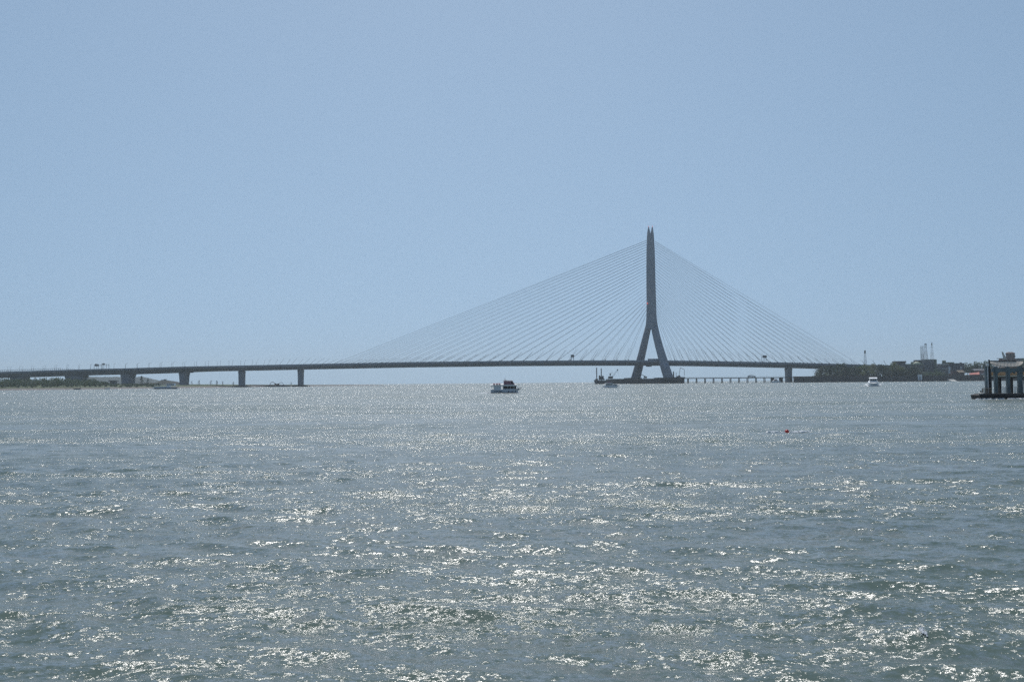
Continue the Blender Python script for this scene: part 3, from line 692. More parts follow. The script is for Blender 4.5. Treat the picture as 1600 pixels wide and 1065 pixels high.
mb = MB(); mb.path([(3.5, .9, 1.4), (4.4, 0, 1.55), (3.5, -.9, 1.4)], .05, 5); mb.build('bow_rail', M['post'], b2)
# 3: white cabin cruiser heading to the viewer
b3 = boat('cabin_cruiser', 'white cabin cruiser heading towards the viewer before the right bank trees', 1364.5, 470, math.radians(-108), 9.4, 4.6, 1.8, M['bluegrey'], M['navy'], 1.5, bow=.55, rake=.12, sheer=.1); b3.rotation_euler.y = math.radians(8)
mb = MB(); mb.prism([(-3.2, 1.6), (3.0, 1.78), (2.4, 2.1), (.9, 2.7), (-3.2, 2.7)], 'y', -1.65, 1.65); mb.build('foredeck_cabin', M['white'], b3)
mb = MB(); mb.prism([(-2.8, 2.71), (.85, 2.71), (.55, 3.5), (-2.8, 3.5)], 'y', -1.5, 1.5); wh = mb.build('wheelhouse', M['white'], b3)
mb = MB()
for a, b in ((-1.35, -.5), (-.42, .42), (.5, 1.35)):
    mb.raw([(.86, a, 2.82), (.86, b, 2.82), (.64, b, 3.38), (.64, a, 3.38), (.80, a, 2.82), (.80, b, 2.82), (.58, b, 3.38), (.58, a, 3.38)],
           [(0, 1, 2, 3), (7, 6, 5, 4), (0, 4, 5, 1), (1, 5, 6, 2), (2, 6, 7, 3), (3, 7, 4, 0)])
mb.build('windscreen', M['glass'], wh)
for s in (-1, 1): part(wh, 'window', M['glass'], ((-2.5, 1.49 * s, 2.85), (-.9, 1.53 * s, 3.35)), ((-.7, 1.49 * s, 2.85), (.4, 1.53 * s, 3.35)))
mb = MB(); mb.prism([(-3.2, 3.51), (1.0, 3.51), (.9, 3.7), (-3.2, 3.75)], 'y', -1.8, 1.8); mb.build('roof', M['white'], b3)
mb = MB(); mb.tube((-1, 0, 3.75), (-1, 0, 5.0), .05, .04, 5); mb.box((-1.2, -.5, 4.2), (-.9, .5, 4.3)); mb.build('mast', M['post'], b3)
mb = MB(); mb.path([(1.5, 1.7, 2.4), (3.9, .3, 2.7), (3.9, -.3, 2.7), (1.5, -1.7, 2.4)], .05, 5); mb.build('bow_rail', M['post'], b3)
part(b3, 'stern_platform', M['darksteel'], ((-4.4, -2.2, 1.3), (-3.3, 2.2, 1.5)), ((-4.3, 1.9, 1.5), (-3.9, 2.3, 2.4)))
# 4: long open-sided ferry by the left bank
b4 = boat('long_ferry', 'long low ferry with open canopy deck near the left bank', 261, 862, math.radians(2), 21.5, 4.6, 1.25, M['steelblue'], M['black'], 1.2, bow=.22, sheer=.1)
part(b4, 'canopy', M['offwhite'], ((-10.3, -2.2, 3.3), (-.3, 2.2, 3.5)))
for i in range(8):
    for s in (-1, 1): part(b4, 'canopy_post', M['offwhite'], ((-10.1 + 1.38 * i, 2.0 * s, 1.2), (-9.95 + 1.38 * i, 2.15 * s, 3.3)))
part(b4, 'bench_rail', M['bluegrey'], ((-10.2, -2.15, 1.25), (-.4, -2.05, 2.0)), ((-10.2, 2.05, 1.25), (-.4, 2.15, 2.0)))
part(b4, 'cabin', M['bluegrey'], ((.1, -2.0, 2.9), (6.9, 2.0, 4.4)), ((.1, -1.9, 1.2), (2.8, 1.9, 2.9)))
for i in range(4): part(b4, 'window', M['glass'], ((.6 + 1.55 * i, -2.03, 3.3), (1.7 + 1.55 * i, -1.98, 4.1)), ((.6 + 1.55 * i, 1.98, 3.3), (1.7 + 1.55 * i, 2.03, 4.1)))
for x in (4.0, 5.6, 6.7):
    for s in (-1, 1): part(b4, 'cabin_post', M['offwhite'], ((x - .1, 1.8 * s, 1.2), (x + .1, 1.95 * s, 2.9)))
part(b4, 'cabin_roof', M['offwhite'], ((2.8, -2.3, 4.41), (7.1, 2.3, 4.7)))
part(b4, 'stern_platform', M['offwhite'], ((-12.2, -1.8, .9), (-10.6, 1.8, 1.6)))
# 5: motor boat near the trestle
b5 = boat('motor_yacht', 'small white motor yacht with reddish top below the trestle', 1211.7, 1134, math.radians(183), 11, 3.6, 1.6, M['bluegrey'], M['navy'], 1.2)
mb = MB(); mb.prism([(-3.2, 1.5), (3.0, 1.7), (1.8, 2.9), (-2.6, 2.9)], 'y', -1.5, 1.5); mb.build('cabin', M['white'], b5)
for s in (-1, 1): part(b5, 'window', M['glass'], ((-2.3, 1.49 * s, 2.05), (1.7, 1.53 * s, 2.6)))
mb = MB(); mb.prism([(-1.9, 2.91), (1.2, 2.91), (.6, 3.9), (-1.5, 3.9)], 'y', -1.1, 1.1); mb.build('wheelhouse', M['maroon'], b5)
mb = MB(); mb.box((-1.8, -1.3, 3.91), (.9, 1.3, 4.05)); mb.tube((-.3, 0, 4.05), (-.3, 0, 5.2), .07, .05, 5); mb.build('roof', M['offwhite'], b5)
# 6, 7: beached skiffs
for px, py, Y, L, m, lab in ((121.5, 606.9, 925, 6.8, M['navy'], 'dark skiff lying on the mud of the left bank'), (168.5, 607.0, 962, 5.2, M['offwhite'], 'pale grey skiff on the mud right of the dark skiff')):
    o = thing('skiff', lab, 'boat', (gx(px, Y), Y, .15), math.radians(4)); mb = MB(); ss = hull_sections(L, 1.9, .8, bow=.4, sheer=.5)
    mb.loft(ss); mb.build('hull', m, o)
    part(o, 'thwart', M['wood'], ((-1.2, -.85, .7), (-.9, .85, .85)), ((.7, -.8, .7), (1.0, .8, .85)))
    part(o, 'outboard_motor', M['black'], ((-L / 2 - .35, -.2, .2), (-L / 2 - .02, .2, 1.2)))
# red buoy
bx, byy = gx(1228, 66), 66.0
bu = thing('channel_buoy', 'red round buoy with foam streaks in the water, right of centre', 'buoy', (bx, byy, wave_z(bx, byy)))
mb = MB(); mb.ball((0, 0, .06), .15, .15, .16, 14, 10); mb.build('float', M['red'], bu, True)
mb = MB(); mb.tube((0, 0, .19), (0, 0, .26), .04, .03, 8); mb.build('lifting_eye', M['offwhite'], bu)
mb = MB(); r_ = random.Random(5)
for i in range(22):
    s = -1 if r_.random() < .4 else 1; d = r_.uniform(.25, 1.4); x = bx + s * d; y = byy + r_.uniform(-.35, .35) + .2 * s * d
    mb.ball((x - bx, y - byy, wave_z(x, y) - bu.location.z + .02), r_.uniform(.12, .34), r_.uniform(.06, .16), r_.uniform(.04, .09), 7, 4, .3, r_)
mb.build('wake_foam', M['foam'], bu)

# breaking crest low on the right
def on_water(px, py):
    Y = np.arange(9.0, 15.0, 0.02); d = at(px, py, 1.0) - Vector((0, 0, CAM_H))
    z = waves(d.x * Y, Y, Y * 0.005)[2]; k = int(np.argmax(CAM_H + d.z * Y <= z))
    return Vector((d.x * Y[k], Y[k], z[k]))
mb = MB(); r_ = random.Random(9)
for i in range(95):
    t = r_.random()
    p = on_water(1437 + 12 * t + r_.gauss(0, 1.2), 982 + 11 * t + r_.gauss(0, 2.0)) if i < 95 else on_water(r_.gauss(1532, 11), r_.gauss(1046, 5))
    k = r_.uniform(.3, .7)
    mb.ball((p.x, p.y, p.z + .006), .016 * k, .016 * k, .011 * k, 6, 4, .35, r_)
o = mb.build('sea_foam', M['foam']); struct(o, 'stuff'); o['label'] = 'white foam on the breaking wave crest'; o['category'] = 'foam'

# ------------------------------------------------------------------ vegetation
def leaf_cloud(mb, c, r, n, size, rnd, flat=0.8):
    """n leaf clumps, each two crossed small faces, over an uneven crown of lobes"""
    lobes = [(Vector((rnd.gauss(0, .38), rnd.gauss(0, .38), rnd.uniform(-.5, .6))), rnd.uniform(.35, .62)) for _ in range(8)]
    vs = []; fs = []
    for i in range(n):
        lc, lr = lobes[rnd.randrange(8)]
        v = Vector((rnd.gauss(0, 1), rnd.gauss(0, 1), rnd.gauss(0, 1))).normalized() * lr * rnd.uniform(.6, 1.05)
        p = lc + v; p = Vector((c[0] + p.x * r[0], c[1] + p.y * r[1], c[2] + p.z * r[2]))
        s = size * rnd.uniform(.6, 1.4); a = Vector((rnd.gauss(0, 1), rnd.gauss(0, 1), rnd.gauss(0, .7))).normalized(); b = a.orthogonal().normalized()
        k = len(vs); vs += [p - a * s, p + b * s * .7, p + a * s, p - b * s * .7]; fs.append((k, k + 1, k + 2, k + 3))
    mb.raw(vs, fs)
def tree(px, py_base, py_top, w, Y, m, label, name='broadleaf_tree', n=420, group=None, conifer=False):
    b = at(px, py_base, Y)
    if px < 700: b.z = min(b.z, bank_h(px, Y))
    h = at(px, py_top, Y).z - b.z; wm = w * Y / F
    rnd = random.Random(int(px * 10 + Y)); o = thing(name, label, 'tree', (b.x, Y, b.z), rnd.uniform(0, 6), group)
    mb = MB(); th = h * (.9 if conifer else .55); pts = [Vector((0, 0, -1.5)), Vector((rnd.uniform(-.3, .3), rnd.uniform(-.3, .3), th * .5)), Vector((rnd.uniform(-.6, .6), rnd.uniform(-.6, .6), th))]
    r0 = max(.12, h * .022); mb.tube(pts[0], pts[1], r0 * 1.3, r0, 7); mb.tube(pts[1], pts[2], r0, r0 * .4, 7)
    for k in range(5):
        a = rnd.uniform(0, 6.28); s = pts[1] + (pts[2] - pts[1]) * rnd.uniform(0, .8); mb.tube(s, s + Vector((math.cos(a) * wm * .3, math.sin(a) * wm * .3, h * .16)), r0 * .5, r0 * .15, 5)
    mb.build('trunk', M['bark'], o)
    mb = MB()
    if conifer:
        for k in range(7):
            z = h * (.2 + .75 * k / 6); leaf_cloud(mb, (rnd.uniform(-.15, .15) * wm, rnd.uniform(-.15, .15) * wm, z), (wm * .5 * (1.05 - .75 * k / 6), wm * .5 * (1.05 - .75 * k / 6), h * .12), n // 7, h * .035, rnd)
    else:
        leaf_cloud(mb, (0, 0, h * .58), (wm * .52, wm * .52, h * .46), n, max(.28, h * .045), rnd)
    mb.build('crown', m, o); return o
LD, LM, LL = M['leaf_dark'], M['leaf_mid'], M['leaf_light']
# trees on the right bank, ordered away from the bridge
row = [(1282, 588, 571.0, 14, 1180, LD), (1291, 588, 569.5, 15, 1186, LD), (1300, 588, 570.5, 15, 1176, LD), (1311, 588, 567.2, 17, 1190, LD), (1322, 588, 569.0, 16, 1182, LD),
       (1333, 588, 570.2, 16, 1186, LD), (1344, 588, 568.8, 17, 1190, LM), (1354, 588, 569.5, 18, 1178, LL), (1364, 588, 568.0, 17, 1190, LL), (1376, 588, 569.2, 20, 1182, LD),
       (1388, 588, 570.5, 17, 1190, LD), (1397, 588, 567.6, 15, 1184, LL), (1406, 588, 571, 16, 1178, LL), (1417, 588, 571.5, 17, 1186, LD), (1429, 588, 571.5, 17, 1180, LD)]
for i, (px, b, t, w, Y, m) in enumerate(row):
    tree(px, b, t, w, Y, m, f"{'dark' if m is LD else 'mid' if m is LM else 'light'} green tree on the right bank, {ordinal(i + 1)} from the bridge pier", n=560, group='trees along the right bank')
front = [(1291, 588, 582.5, 11, 'low yellowish bush at bridge end of the right bank', LL), (1349, 590, 580.5, 10, 'low pale bush on right bank left of the cabin cruiser', LL), (1362, 589, 578, 12, 'pale green shrub on right bank directly above the cabin cruiser', LL),
         (1440, 589, 581.5, 12, 'bush beside the white hut on right bank', LD), (1452, 590, 577.5, 15, 'round tree on the bank right of the white hut', LM), (1467, 590, 576.5, 16, 'round tree on the bank below the tank house', LM), (1478, 590, 582, 12, 'low bush left of the sand-roofed house', LD)]
for px, b, t, w, lab, m in front: tree(px, b, t, w, 1166, m, lab, 'bush', 260)
back = [(1512, 584, 565.8, 14, 'tall tree behind the red roofed house, leftmost of its clump'), (1520, 584, 568, 14, 'tree behind the red roof, second of its clump'), (1528, 584, 565.2, 13, 'pointed tree behind the pink house'), (1537, 584, 566, 13, 'tree behind the ferry pier piles, left of the thin pole'), (1545, 584, 563.8, 15, 'dark tree just right of the thin pier pole')]
for px, b, t, w, lab in back: tree(px, b, t, w, 1240, LM, lab, n=420)
tree(1597, 584, 561, 13, 1240, LM, 'tree at the right edge above the pier roof', n=300)
tree(1503, 588, 574, 15, 1225, LD, 'dark tree right of the sand-roofed house', n=320)
tree(1574, 586, 563.5, 40, 1300, LD, 'wide dark tree behind the pier awning', n=500)
# left bank: trees one can tell apart
for px, b, t, w, Y, lab in ((221, 599.5, 586.8, 8, 1130, 'tall feathery tree on left bank left of the earth mound'), (230.5, 599.5, 590.8, 6, 1130, 'shorter feathery tree just right of the tall one, left bank'),
                            (299.5, 600.5, 595.2, 5, 1240, 'small bushy tree right of the second land pier'), (311, 600.8, 593.6, 5, 1240, 'small pointed tree between two land piers'), (329.5, 601, 594.2, 6, 1260, 'small tree midway between the two piers on the spit'),
                            (339, 601, 594.3, 6, 1260, 'bushy tree second of three on the spit'), (348, 601.3, 595.2, 3, 1270, 'thin small tree third of three on the spit'), (364.5, 601.8, 596.2, 4, 1280, 'small tree left of the first water pier'), (455, 602.2, 596.6, 4, 1480, 'lone tiny conifer on the sandbar between the water piers')):
    tree(px, b, t, w, Y, LD, lab, 'casuarina_tree', 240, conifer=True)
# scrub massed along the left bank
mb = MB(); rnd = random.Random(21)
for i in range(900):
    px = rnd.uniform(-120, 168) if i < 780 else rnd.uniform(168, 250); s = lerp_tab(SHORE, px)[0]
    Y = s + rnd.uniform(30, 260); top = 588.0 + 1.2 * math.sin(px / 17) + (0.0 if px < 60 else 2.0 * max(0, (px - 60) / 100) ** 1) if px < 150 else 594 + (px - 150) * .03
    if px > 168: top = 598.2
    z0 = bank_h(px, Y); zt_ = max(z0 + .8, (at(px, top, Y).z - z0) * rnd.uniform(.35, 1.0) + z0) if px <= 168 else z0 + rnd.uniform(.8, 1.8)
    r = (zt_ - z0) / 2; leaf_cloud(mb, (gx(px, Y), Y, z0 + r * .9), (max(1.5, r * .9), max(1.5, r * .9), r), 34, .75, rnd)
o = mb.build('scrub', M['leaf_light']); struct(o, 'stuff'); o['label'] = 'green scrub massed along the left river bank under the bridge'; o['category'] = 'scrub'
sm = M['leaf_light'].copy(); sm.name = 'scrub_leaf'; o.data.materials[0] = sm
rp = [n for n in sm.node_tree.nodes if n.type == 'VALTORGB'][0]; rp.color_ramp.elements[0].color = (.045, .075, .042, 1); rp.color_ramp.elements[1].color = (.095, .13, .068, 1)
[n for n in sm.node_tree.nodes if n.type == 'TEX_NOISE'][0].inputs['Scale'].default_value = .05
# undergrowth filling the right bank behind the tree row
mb = MB(); rnd = random.Random(22)
for i in range(430):
    px = rnd.uniform(1274, 1475); Y = rnd.uniform(1172, 1215); h = rnd.uniform(3, 14.5) if px < 1440 else rnd.uniform(2, 7); leaf_cloud(mb, (gx(px, Y), Y, 4.5 + h / 2), (3.2, 3.2, h / 2), 60, .6, rnd)
o = mb.build('undergrowth', LD); struct(o, 'stuff'); o['label'] = 'dark undergrowth between the trees of the right bank'; o['category'] = 'undergrowth'
# hut on the left bank
hut = thing('bank_hut', 'small dark hut on the left bank before the hazy hill', 'hut', (gx(176, 1180), 1180, bank_h(176, 1180))); o = hut.location
mb = MB(o); mb.pbox(171.5, 595.3, 180.5, 601, 1180, 5); mb.build('wall', M['greywall'], hut)
mb = MB(o); a = at(170, 594.2, 1180); b = at(182, 594.2, 1180); mb.box((a.x, 1178.5, a.z - .8), (b.x, 1186.5, a.z)); mb.build('roof', M['darksteel'], hut)
for x in (173, 177):
    mb = MB(o); mb.pbox(x, 596.6, x + 2, 598.4, 1179.9, .08); mb.build('window', M['glass'], hut)
lk = thing('lookout_shelter', 'small pale shelter on top of the dark earth mound', 'hut', (gx(255, MY), MY, at(255, 594.2, MY).z - .3)); o = lk.location
mb = MB(o); mb.pbox(251.5, 593.1, 258, 594.8, MY - 1, 4); mb.build('wall', M['greywall'], lk); mb = MB(o); mb.pbox(256, 592.2, 259.2, 593.05, MY - 1.2, 4.5); mb.build('roof', M['darksteel'], lk)

# ------------------------------------------------------------------ right bank: sea wall, buildings, towers
SW = 1156
sw = thing('sea_wall', 'dark stone sea wall along the right bank', 'wall', (gx(1400, SW), SW, 0)); o = sw.location
zt2 = at(1300, 588.0, SW).z
mb = MB(o); mb.prism([(SW, -2), (SW + 1.2, zt2), (SW + 3, zt2), (SW + 3, -2)], 'x', gx(1241, SW), gx(1660, SW)); mb.build('wall_face', M['wall'], sw)
mb = MB(o); mb.box((gx(1240.5, SW), SW + 1.0, zt2 + .004), (gx(1360, SW), SW + 3.3, zt2 + .5)); mb.build('coping', M['brick'], sw)
for i in range(46):
    px = 1262 + i * 6.2 + rnd.uniform(-1, 1)
    mb = MB(o); mb.ball((gx(px, SW - 2), SW - 2.5 + rnd.uniform(-.6, .6), .2), rnd.uniform(1.0, 2.4), 1.4, rnd.uniform(.5, 1.3), 7, 5, .2, rnd); mb.build('boulder', M['rock'], sw)
def bld(name, label, px, Y, zb=None): 
    return thing(name, label, 'building', (gx(px, Y), Y, zb if zb is not None else at(px, 588, Y).z))
def pb(o, name, m, x0, y0, x1, y1, Y, dep, par=None):
    mb = MB(o.location); mb.pbox(x0, y0, x1, y1, Y, dep); return mb.build(name, m, par or o)
Y = 1226
o = bld('flat_roof_house', 'flat-roofed dark house above the tree line of the right bank', 1407, Y); pb(o, 'wall', M['greywall'], 1400.5, 566.5, 1414.8, 588, Y, 10); pb(o, 'roof', M['rust'], 1399.8, 564, 1415.5, 566.4, Y - 1, 12)
pb(o, 'window', M['glass'], 1402, 568, 1404.5, 570.5, Y - .06, .1); pb(o, 'window', M['glass'], 1407, 568, 1409.5, 570.5, Y - .06, .1); pb(o, 'side_panel', M['pale_concrete'], 1399.6, 568.4, 1401.2, 572, Y - .5, .45)
o = bld('green_roof_hall', 'long hall with pale green roof and dark upper block on right bank', 1440, Y); 
pb(o, 'wall', M['greywall'], 1417, 570, 1442, 588, Y, 14); pb(o, 'roof', M['greenroof'], 1415.5, 568.2, 1443, 569.9, Y - 1.5, 17)
mb = MB(o.location); p = at(1434.5, 568.1, Y + 3); mb.loft([[(p.x + r * math.cos(t * .5236), Y + 7 + r * math.sin(t * .5236), p.z + z) for t in range(12)] for r, z in ((4.6, -.4), (4, .9), (2.6, 2.0), (1.0, 2.7))]); mb.build('dome', M['greenroof'], o)
pb(o, 'upper_block', M['greenwall'], 1427, 565.0, 1445, 568.1, Y + 12, 8); pb(o, 'parapet', M['darksteel'], 1431, 562.2, 1446, 564.95, Y + 12.5, 7)
o = bld('dark_block', 'dark blocky building under the lattice towers on right bank', 1453, Y + 2); pb(o, 'wall', M['greywall'], 1444.5, 562.4, 1459, 588, Y + 4, 12); pb(o, 'roof_parapet', M['greenwall'], 1447, 561.2, 1463.5, 562.35, Y + 3.5, 13); pb(o, 'end_bay', M['greenwall'], 1459.05, 562.4, 1463.6, 588, Y + 5, 10)
for x in (1447, 1451, 1455): 
    for y in (565, 570): pb(o, 'window', M['glass'], x, y, x + 2, y + 2.4, Y + 3.94, .1)
o = bld('tank_house', 'stepped grey house with round water tank on its roof', 1476, Y - 10); Z = Y - 10
pb(o, 'wall', M['greywall'], 1470, 568, 1483.5, 588, Z, 10); pb(o, 'balcony', M['pale_concrete'], 1469.4, 568.2, 1482, 570, Z - 1.6, 1.55); pb(o, 'balcony', M['pale_concrete'], 1472, 575, 1482.5, 576.8, Z - 1.6, 1.55); pb(o, 'pale_pillar', M['bluegrey'], 1482.2, 573, 1484.9, 585, Z - .6, .55)
for x in (1474, 1478): pb(o, 'window', M['glass'], x, 571, x + 2.2, 574, Z - .06, .1)
mb = MB(o.location); p = at(1477.3, 567.9, Z); q = at(1477.3, 562.6, Z); mb.tube((p.x, Z + 4, p.z), (p.x, Z + 4, q.z - .5), 2.3, 2.3, 12); mb.tube((p.x, Z + 4, q.z - .49), (p.x, Z + 4, q.z + .1), 2.1, .8, 12); mb.build('water_tank', M['greenwall'], o)
pb(o, 'roof_shed', M['greenwall'], 1481, 565.6, 1490.8, 567.9, Z + 2, 6)
o = bld('blue_grey_block', 'dark blue-grey apartment block left of the bank trees', 1497, Z + 6); pb(o, 'wall', M['navy'], 1485, 568.2, 1506.5, 588, Z + 4, 12); pb(o, 'roof_parapet', M['greywall'], 1484.8, 567, 1507, 568.15, Z + 3.6, 13); pb(o, 'stair_head', M['greywall'], 1501, 565.8, 1502.6, 566.95, Z + 8, 3); pb(o, 'downpipe_panel', M['bluegrey'], 1500.8, 572.5, 1502.2, 577.5, Z + 3.4, .5)
for x in (1487, 1491, 1495):
    for y in (570.5, 575): pb(o, 'window', M['glass'], x, y, x + 2, y + 2.2, Z + 3.94, .1)
Z = 1178
o = bld('sand_roof_house', 'dark brick house with sand-coloured sheet roof on right bank', 1498, Z); pb(o, 'wall', M['brick'], 1487, 583, 1507, 593, Z, 9); pb(o, 'upper_wall', M['brick'], 1489, 579.5, 1507, 582.95, Z + 2, 7)
mb = MB(o.location); a, b, c, d = at(1494.5, 579, Z + 6), at(1504.5, 578.8, Z + 6), at(1507.5, 581.6, Z), at(1497.5, 581.8, Z); mb.loft([[a, b, c, d], [Vector(v) + Vector((0, 0, .35)) for v in (a, b, c, d)]]); mb.build('roof', M['tan'], o)
pb(o, 'window', M['glass'], 1490, 585, 1493, 588, Z - .06, .1); pb(o, 'window', M['glass'], 1497, 585, 1500, 588, Z - .06, .1); pb(o, 'gate', M['tan'], 1502, 588.5, 1506, 589.4, Z - .08, .1)
o = bld('red_roof_house', 'low house with red sheet roof on right bank left of the ferry pier', 1522, Z + 4); pb(o, 'wall', M['brick'], 1515, 585.4, 1531, 593, Z + 4, 9)
mb = MB(o.location); a, b, c, d = at(1513.6, 583.6, Z + 13), at(1530, 581.6, Z + 13), at(1530.5, 585.3, Z + 2.5), at(1515.5, 585.3, Z + 2.5); mb.loft([[a, b, c, d], [Vector(v) + Vector((0, 0, .4)) for v in (a, b, c, d)]]); mb.build('roof', M['redroof'], o)
pb(o, 'wall_panel', M['bluegrey'], 1526, 586.2, 1532, 588.8, Z + 3.4, .5); pb(o, 'window', M['glass'], 1518, 587, 1521, 589.5, Z + 3.94, .1)
o = bld('pink_house', 'pink walled house with grey roof behind the red roof', 1533, Z + 16); pb(o, 'wall', M['pink'], 1528, 578.4, 1541.5, 590, Z + 16, 9)
mb = MB(o.location); zz = at(1534, 578.2, Z + 16).z; xa, xb = gx(1522.5, Z + 16), gx(1542, Z + 16); mb.prism([(Z + 14.5, zz), (Z + 26.5, zz), (Z + 20.5, zz + 1.6)], 'x', xa, xb); mb.build('roof', M['greywall'], o)
pb(o, 'window', M['glass'], 1531, 580.2, 1533, 582.2, Z + 15.94, .1); pb(o, 'window', M['glass'], 1535.5, 580, 1538, 582.2, Z + 15.94, .1); pb(o, 'awning', M['white'], 1533, 583.6, 1542, 585.2, Z + 13.5, 2.45); pb(o, 'chimney', M['pale_concrete'], 1534.2, 574.2, 1535.4, 577, Z + 19, 1)
o = bld('white_hut', 'small pale hut standing on the sea wall amid dark bushes', 1437.5, 1157.5, at(1437, 593.6, 1157).z); pb(o, 'wall', M['bluegrey'], 1435, 585.5, 1440.6, 593.6, 1155, 2.4); pb(o, 'roof', M['offwhite'], 1434.6, 584.9, 1441, 585.45, 1154.6, 3.2); pb(o, 'door', M['greywall'], 1436.6, 588, 1438.4, 593, 1154.93, .06)
o = thing('boat_ramp', 'pale concrete boat ramp sloping into the water, right bank', 'ramp', (gx(1489, 1150), 1150, 0)); mb = MB(o.location); mb.prism([(1142, -.6), (1156, 2.4), (1156, -.6)], 'x', gx(1484, 1150), gx(1493, 1150)); mb.build('slab', M['pale_concrete'], o)
# round fort-like tower and leaning slab far right
Z = 1270
o = bld('brick_watchtower', 'round brown watchtower building above the pier awning', 1577, Z); pb(o, 'base', M['brick'], 1569.5, 560, 1586.5, 588, Z, 14); 
mb = MB(o.location); p = at(1578.7, 560, Z + 7); 
def ring(r, z): return [(p.x + r * math.cos(t * math.pi / 8), Z + 7 + r * math.sin(t * math.pi / 8), z) for t in range(16)]
zz = lambda y: at(1578.7, y, Z + 7).z
mb.loft([ring(5.2, zz(559.95)), ring(5.2, zz(553.2)), ring(5.7, zz(553.0)), ring(5.7, zz(551.6)), ring(3.6, zz(550.2)), ring(2.5, zz(549.8))]); mb.build('drum', M['brick'], o)
for t in range(9, 16, 2):
    a = t * math.pi / 8; mb = MB(o.location); c = Vector((p.x + 5.2 * math.cos(a), Z + 7 + 5.2 * math.sin(a), zz(556.5))); mb.box(c - Vector((.6, .3, 1.3)), c + Vector((.6, .3, 1.3))); mb.build('window', M['glass'], o)
mb = MB(o.location); a = at(1566.2, 549.5, Z - 2); b = at(1570.5, 560.5, Z - 2); mb.loft([[(a.x - .6, Z - 2, a.z), (a.x + .9, Z - 2, a.z), (a.x + .9, Z - 1, a.z), (a.x - .6, Z - 1, a.z)], [(b.x - 1.8, Z - 2, b.z - .5), (b.x + 2.2, Z - 2, b.z - .5), (b.x + 2.2, Z - 1, b.z - .5), (b.x - 1.8, Z - 1, b.z - .5)]]); mb.build('leaning_slab', M['pale_concrete'], o)
pb(o, 'terrace_beam', M['darksteel'], 1558.5, 559.4, 1570, 560.3, Z - 1, 2); pb(o, 'lower_block', M['greywall'], 1591.8, 559.4, 1606, 588, Z + 2, 10)
# lattice towers
def lattice(name, label, px, py0, py1, wb, wt, Y, m, n=8, head=None, r=.17, arms=()):
    b = at(px, py0, Y); h = at(px, py1, Y).z - b.z; o = thing(name, label, 'tower', (b.x, Y, b.z)); k = Y / F; wb *= k / 2; wt *= k / 2
    def c(i, s): t = i / n; w = wb + (wt - wb) * t ** .8; return [Vector((sx * w, sy * w, h * t)) for sx, sy in ((-1, -1), (1, -1), (1, 1), (-1, 1))][s]
    mb = MB()
    for s in range(4):
        for i in range(n): mb.tube(c(i, s), c(i + 1, s), r, r, 4)
    mb.build('legs', m, o); mb = MB()
    for i in range(n):
        for s in range(4):
            q = (s + 1) % 4; mb.tube(c(i, s), c(i + 1, q), r * .7, r * .7, 4); mb.tube(c(i + 1, s), c(i + 1, q), r * .7, r * .7, 4)
            if i < n // 2: mb.tube(c(i, q), c(i + 1, s), r * .7, r * .7, 4)
    mb.build('bracing', m, o)
    if head: mb = MB(); mb.box((-head[0], -head[0], h - head[1]), (head[0], head[0], h)); mb.tube((0, 0, h), (0, 0, h + 1.6), .12, .08, 5); mb.build('antenna_head', M['darksteel'], o)
    for f, w in arms: mb = MB(); mb.box((-w, -.12, h * f - .12), (w, .12, h * f + .12)); mb.build('antenna_arm', m, o)
    return o
lattice('lattice_mast', 'slim lattice mast with dark head behind the bank trees', 1352, 572, 547.5, 4.2, 1.5, 1230, M['post'], 7, (.75, 3.4), .09)
lattice('stair_mast', 'boxy zigzag lattice mast, leftmost of three on the dark block', 1441, 563, 540.5, 3.4, 3.2, 1236, M['post'], 8, None, .13)
lattice('telecom_tower', 'tapering lattice tower, middle of three on the dark block', 1446.8, 563, 537.0, 5.6, 1.8, 1236, M['post'], 8, (1.1, 1.0), .11, ((.97, 1.9), (.82, 1.6), (.55, 2.0)))
lattice('slim_lattice_tower', 'pale slim lattice tower, rightmost of three', 1456.6, 563, 535.5, 5.0, 0.9, 1242, M['offwhite'], 9, (.45, 2.8), .09, ((.9, 1.9), (.75, 2.6)))

# ------------------------------------------------------------------ ferry pier at the right edge
PY = 166.0
pr = thing('ferry_pier', 'dark concrete ferry pier with pale awning at the right edge', 'pier', (gx(1580, PY), PY, 0)); o = pr.location
def pz(py, Y=PY, px=1575): return at(px, py, Y).z
def col(a, b, ytop, Y, dep, name='column', m=None):
    mb = MB(o); x0, x1 = gx(a, Y), gx(b, Y); c = .1; z = pz(ytop, Y)
    mb.loft([[(x0 + c, Y, q), (x1 - c, Y, q), (x1, Y + c, q), (x1, Y + dep - c, q), (x1 - c, Y + dep, q), (x0 + c, Y + dep, q), (x0, Y + dep - c, q), (x0, Y + c, q)] for q in (-1.5, z)]); return mb.build(name, m or M['teal'], pr)
for a, b in ((1555.4, 1559.8), (1574.6, 1579.2), (1592.4, 1599.0), (1614, 1620)): col(a, b, 572.4, PY, 0.75)
for a, b in ((1562, 1565.2), (1580.5, 1583.5), (1602, 1607)): col(a, b, 586, PY + 5.5, .7, 'rear_column', M['rock'])
col(1546, 1550.2, 588, PY + 5.2, .6, 'rear_column', M['brick'])
mb = MB(o); mb.box((gx(1551.6, PY), PY + .12, pz(580.8)), (gx(1625, PY), PY + .62, pz(574.6))); mb.build('cap_beam', M['teal'], pr)
for x in (1560, 1579.6, 1587.6):
    mb = MB(o); x0 = gx(x, PY); s = -1 if x == 1587.6 else 1; mb.prism([(x0, pz(580.7)), (x0 + .45 * s, pz(580.7)), (x0, pz(583.6))], 'y', PY + .15, PY + .6); mb.build('haunch', M['teal'], pr)
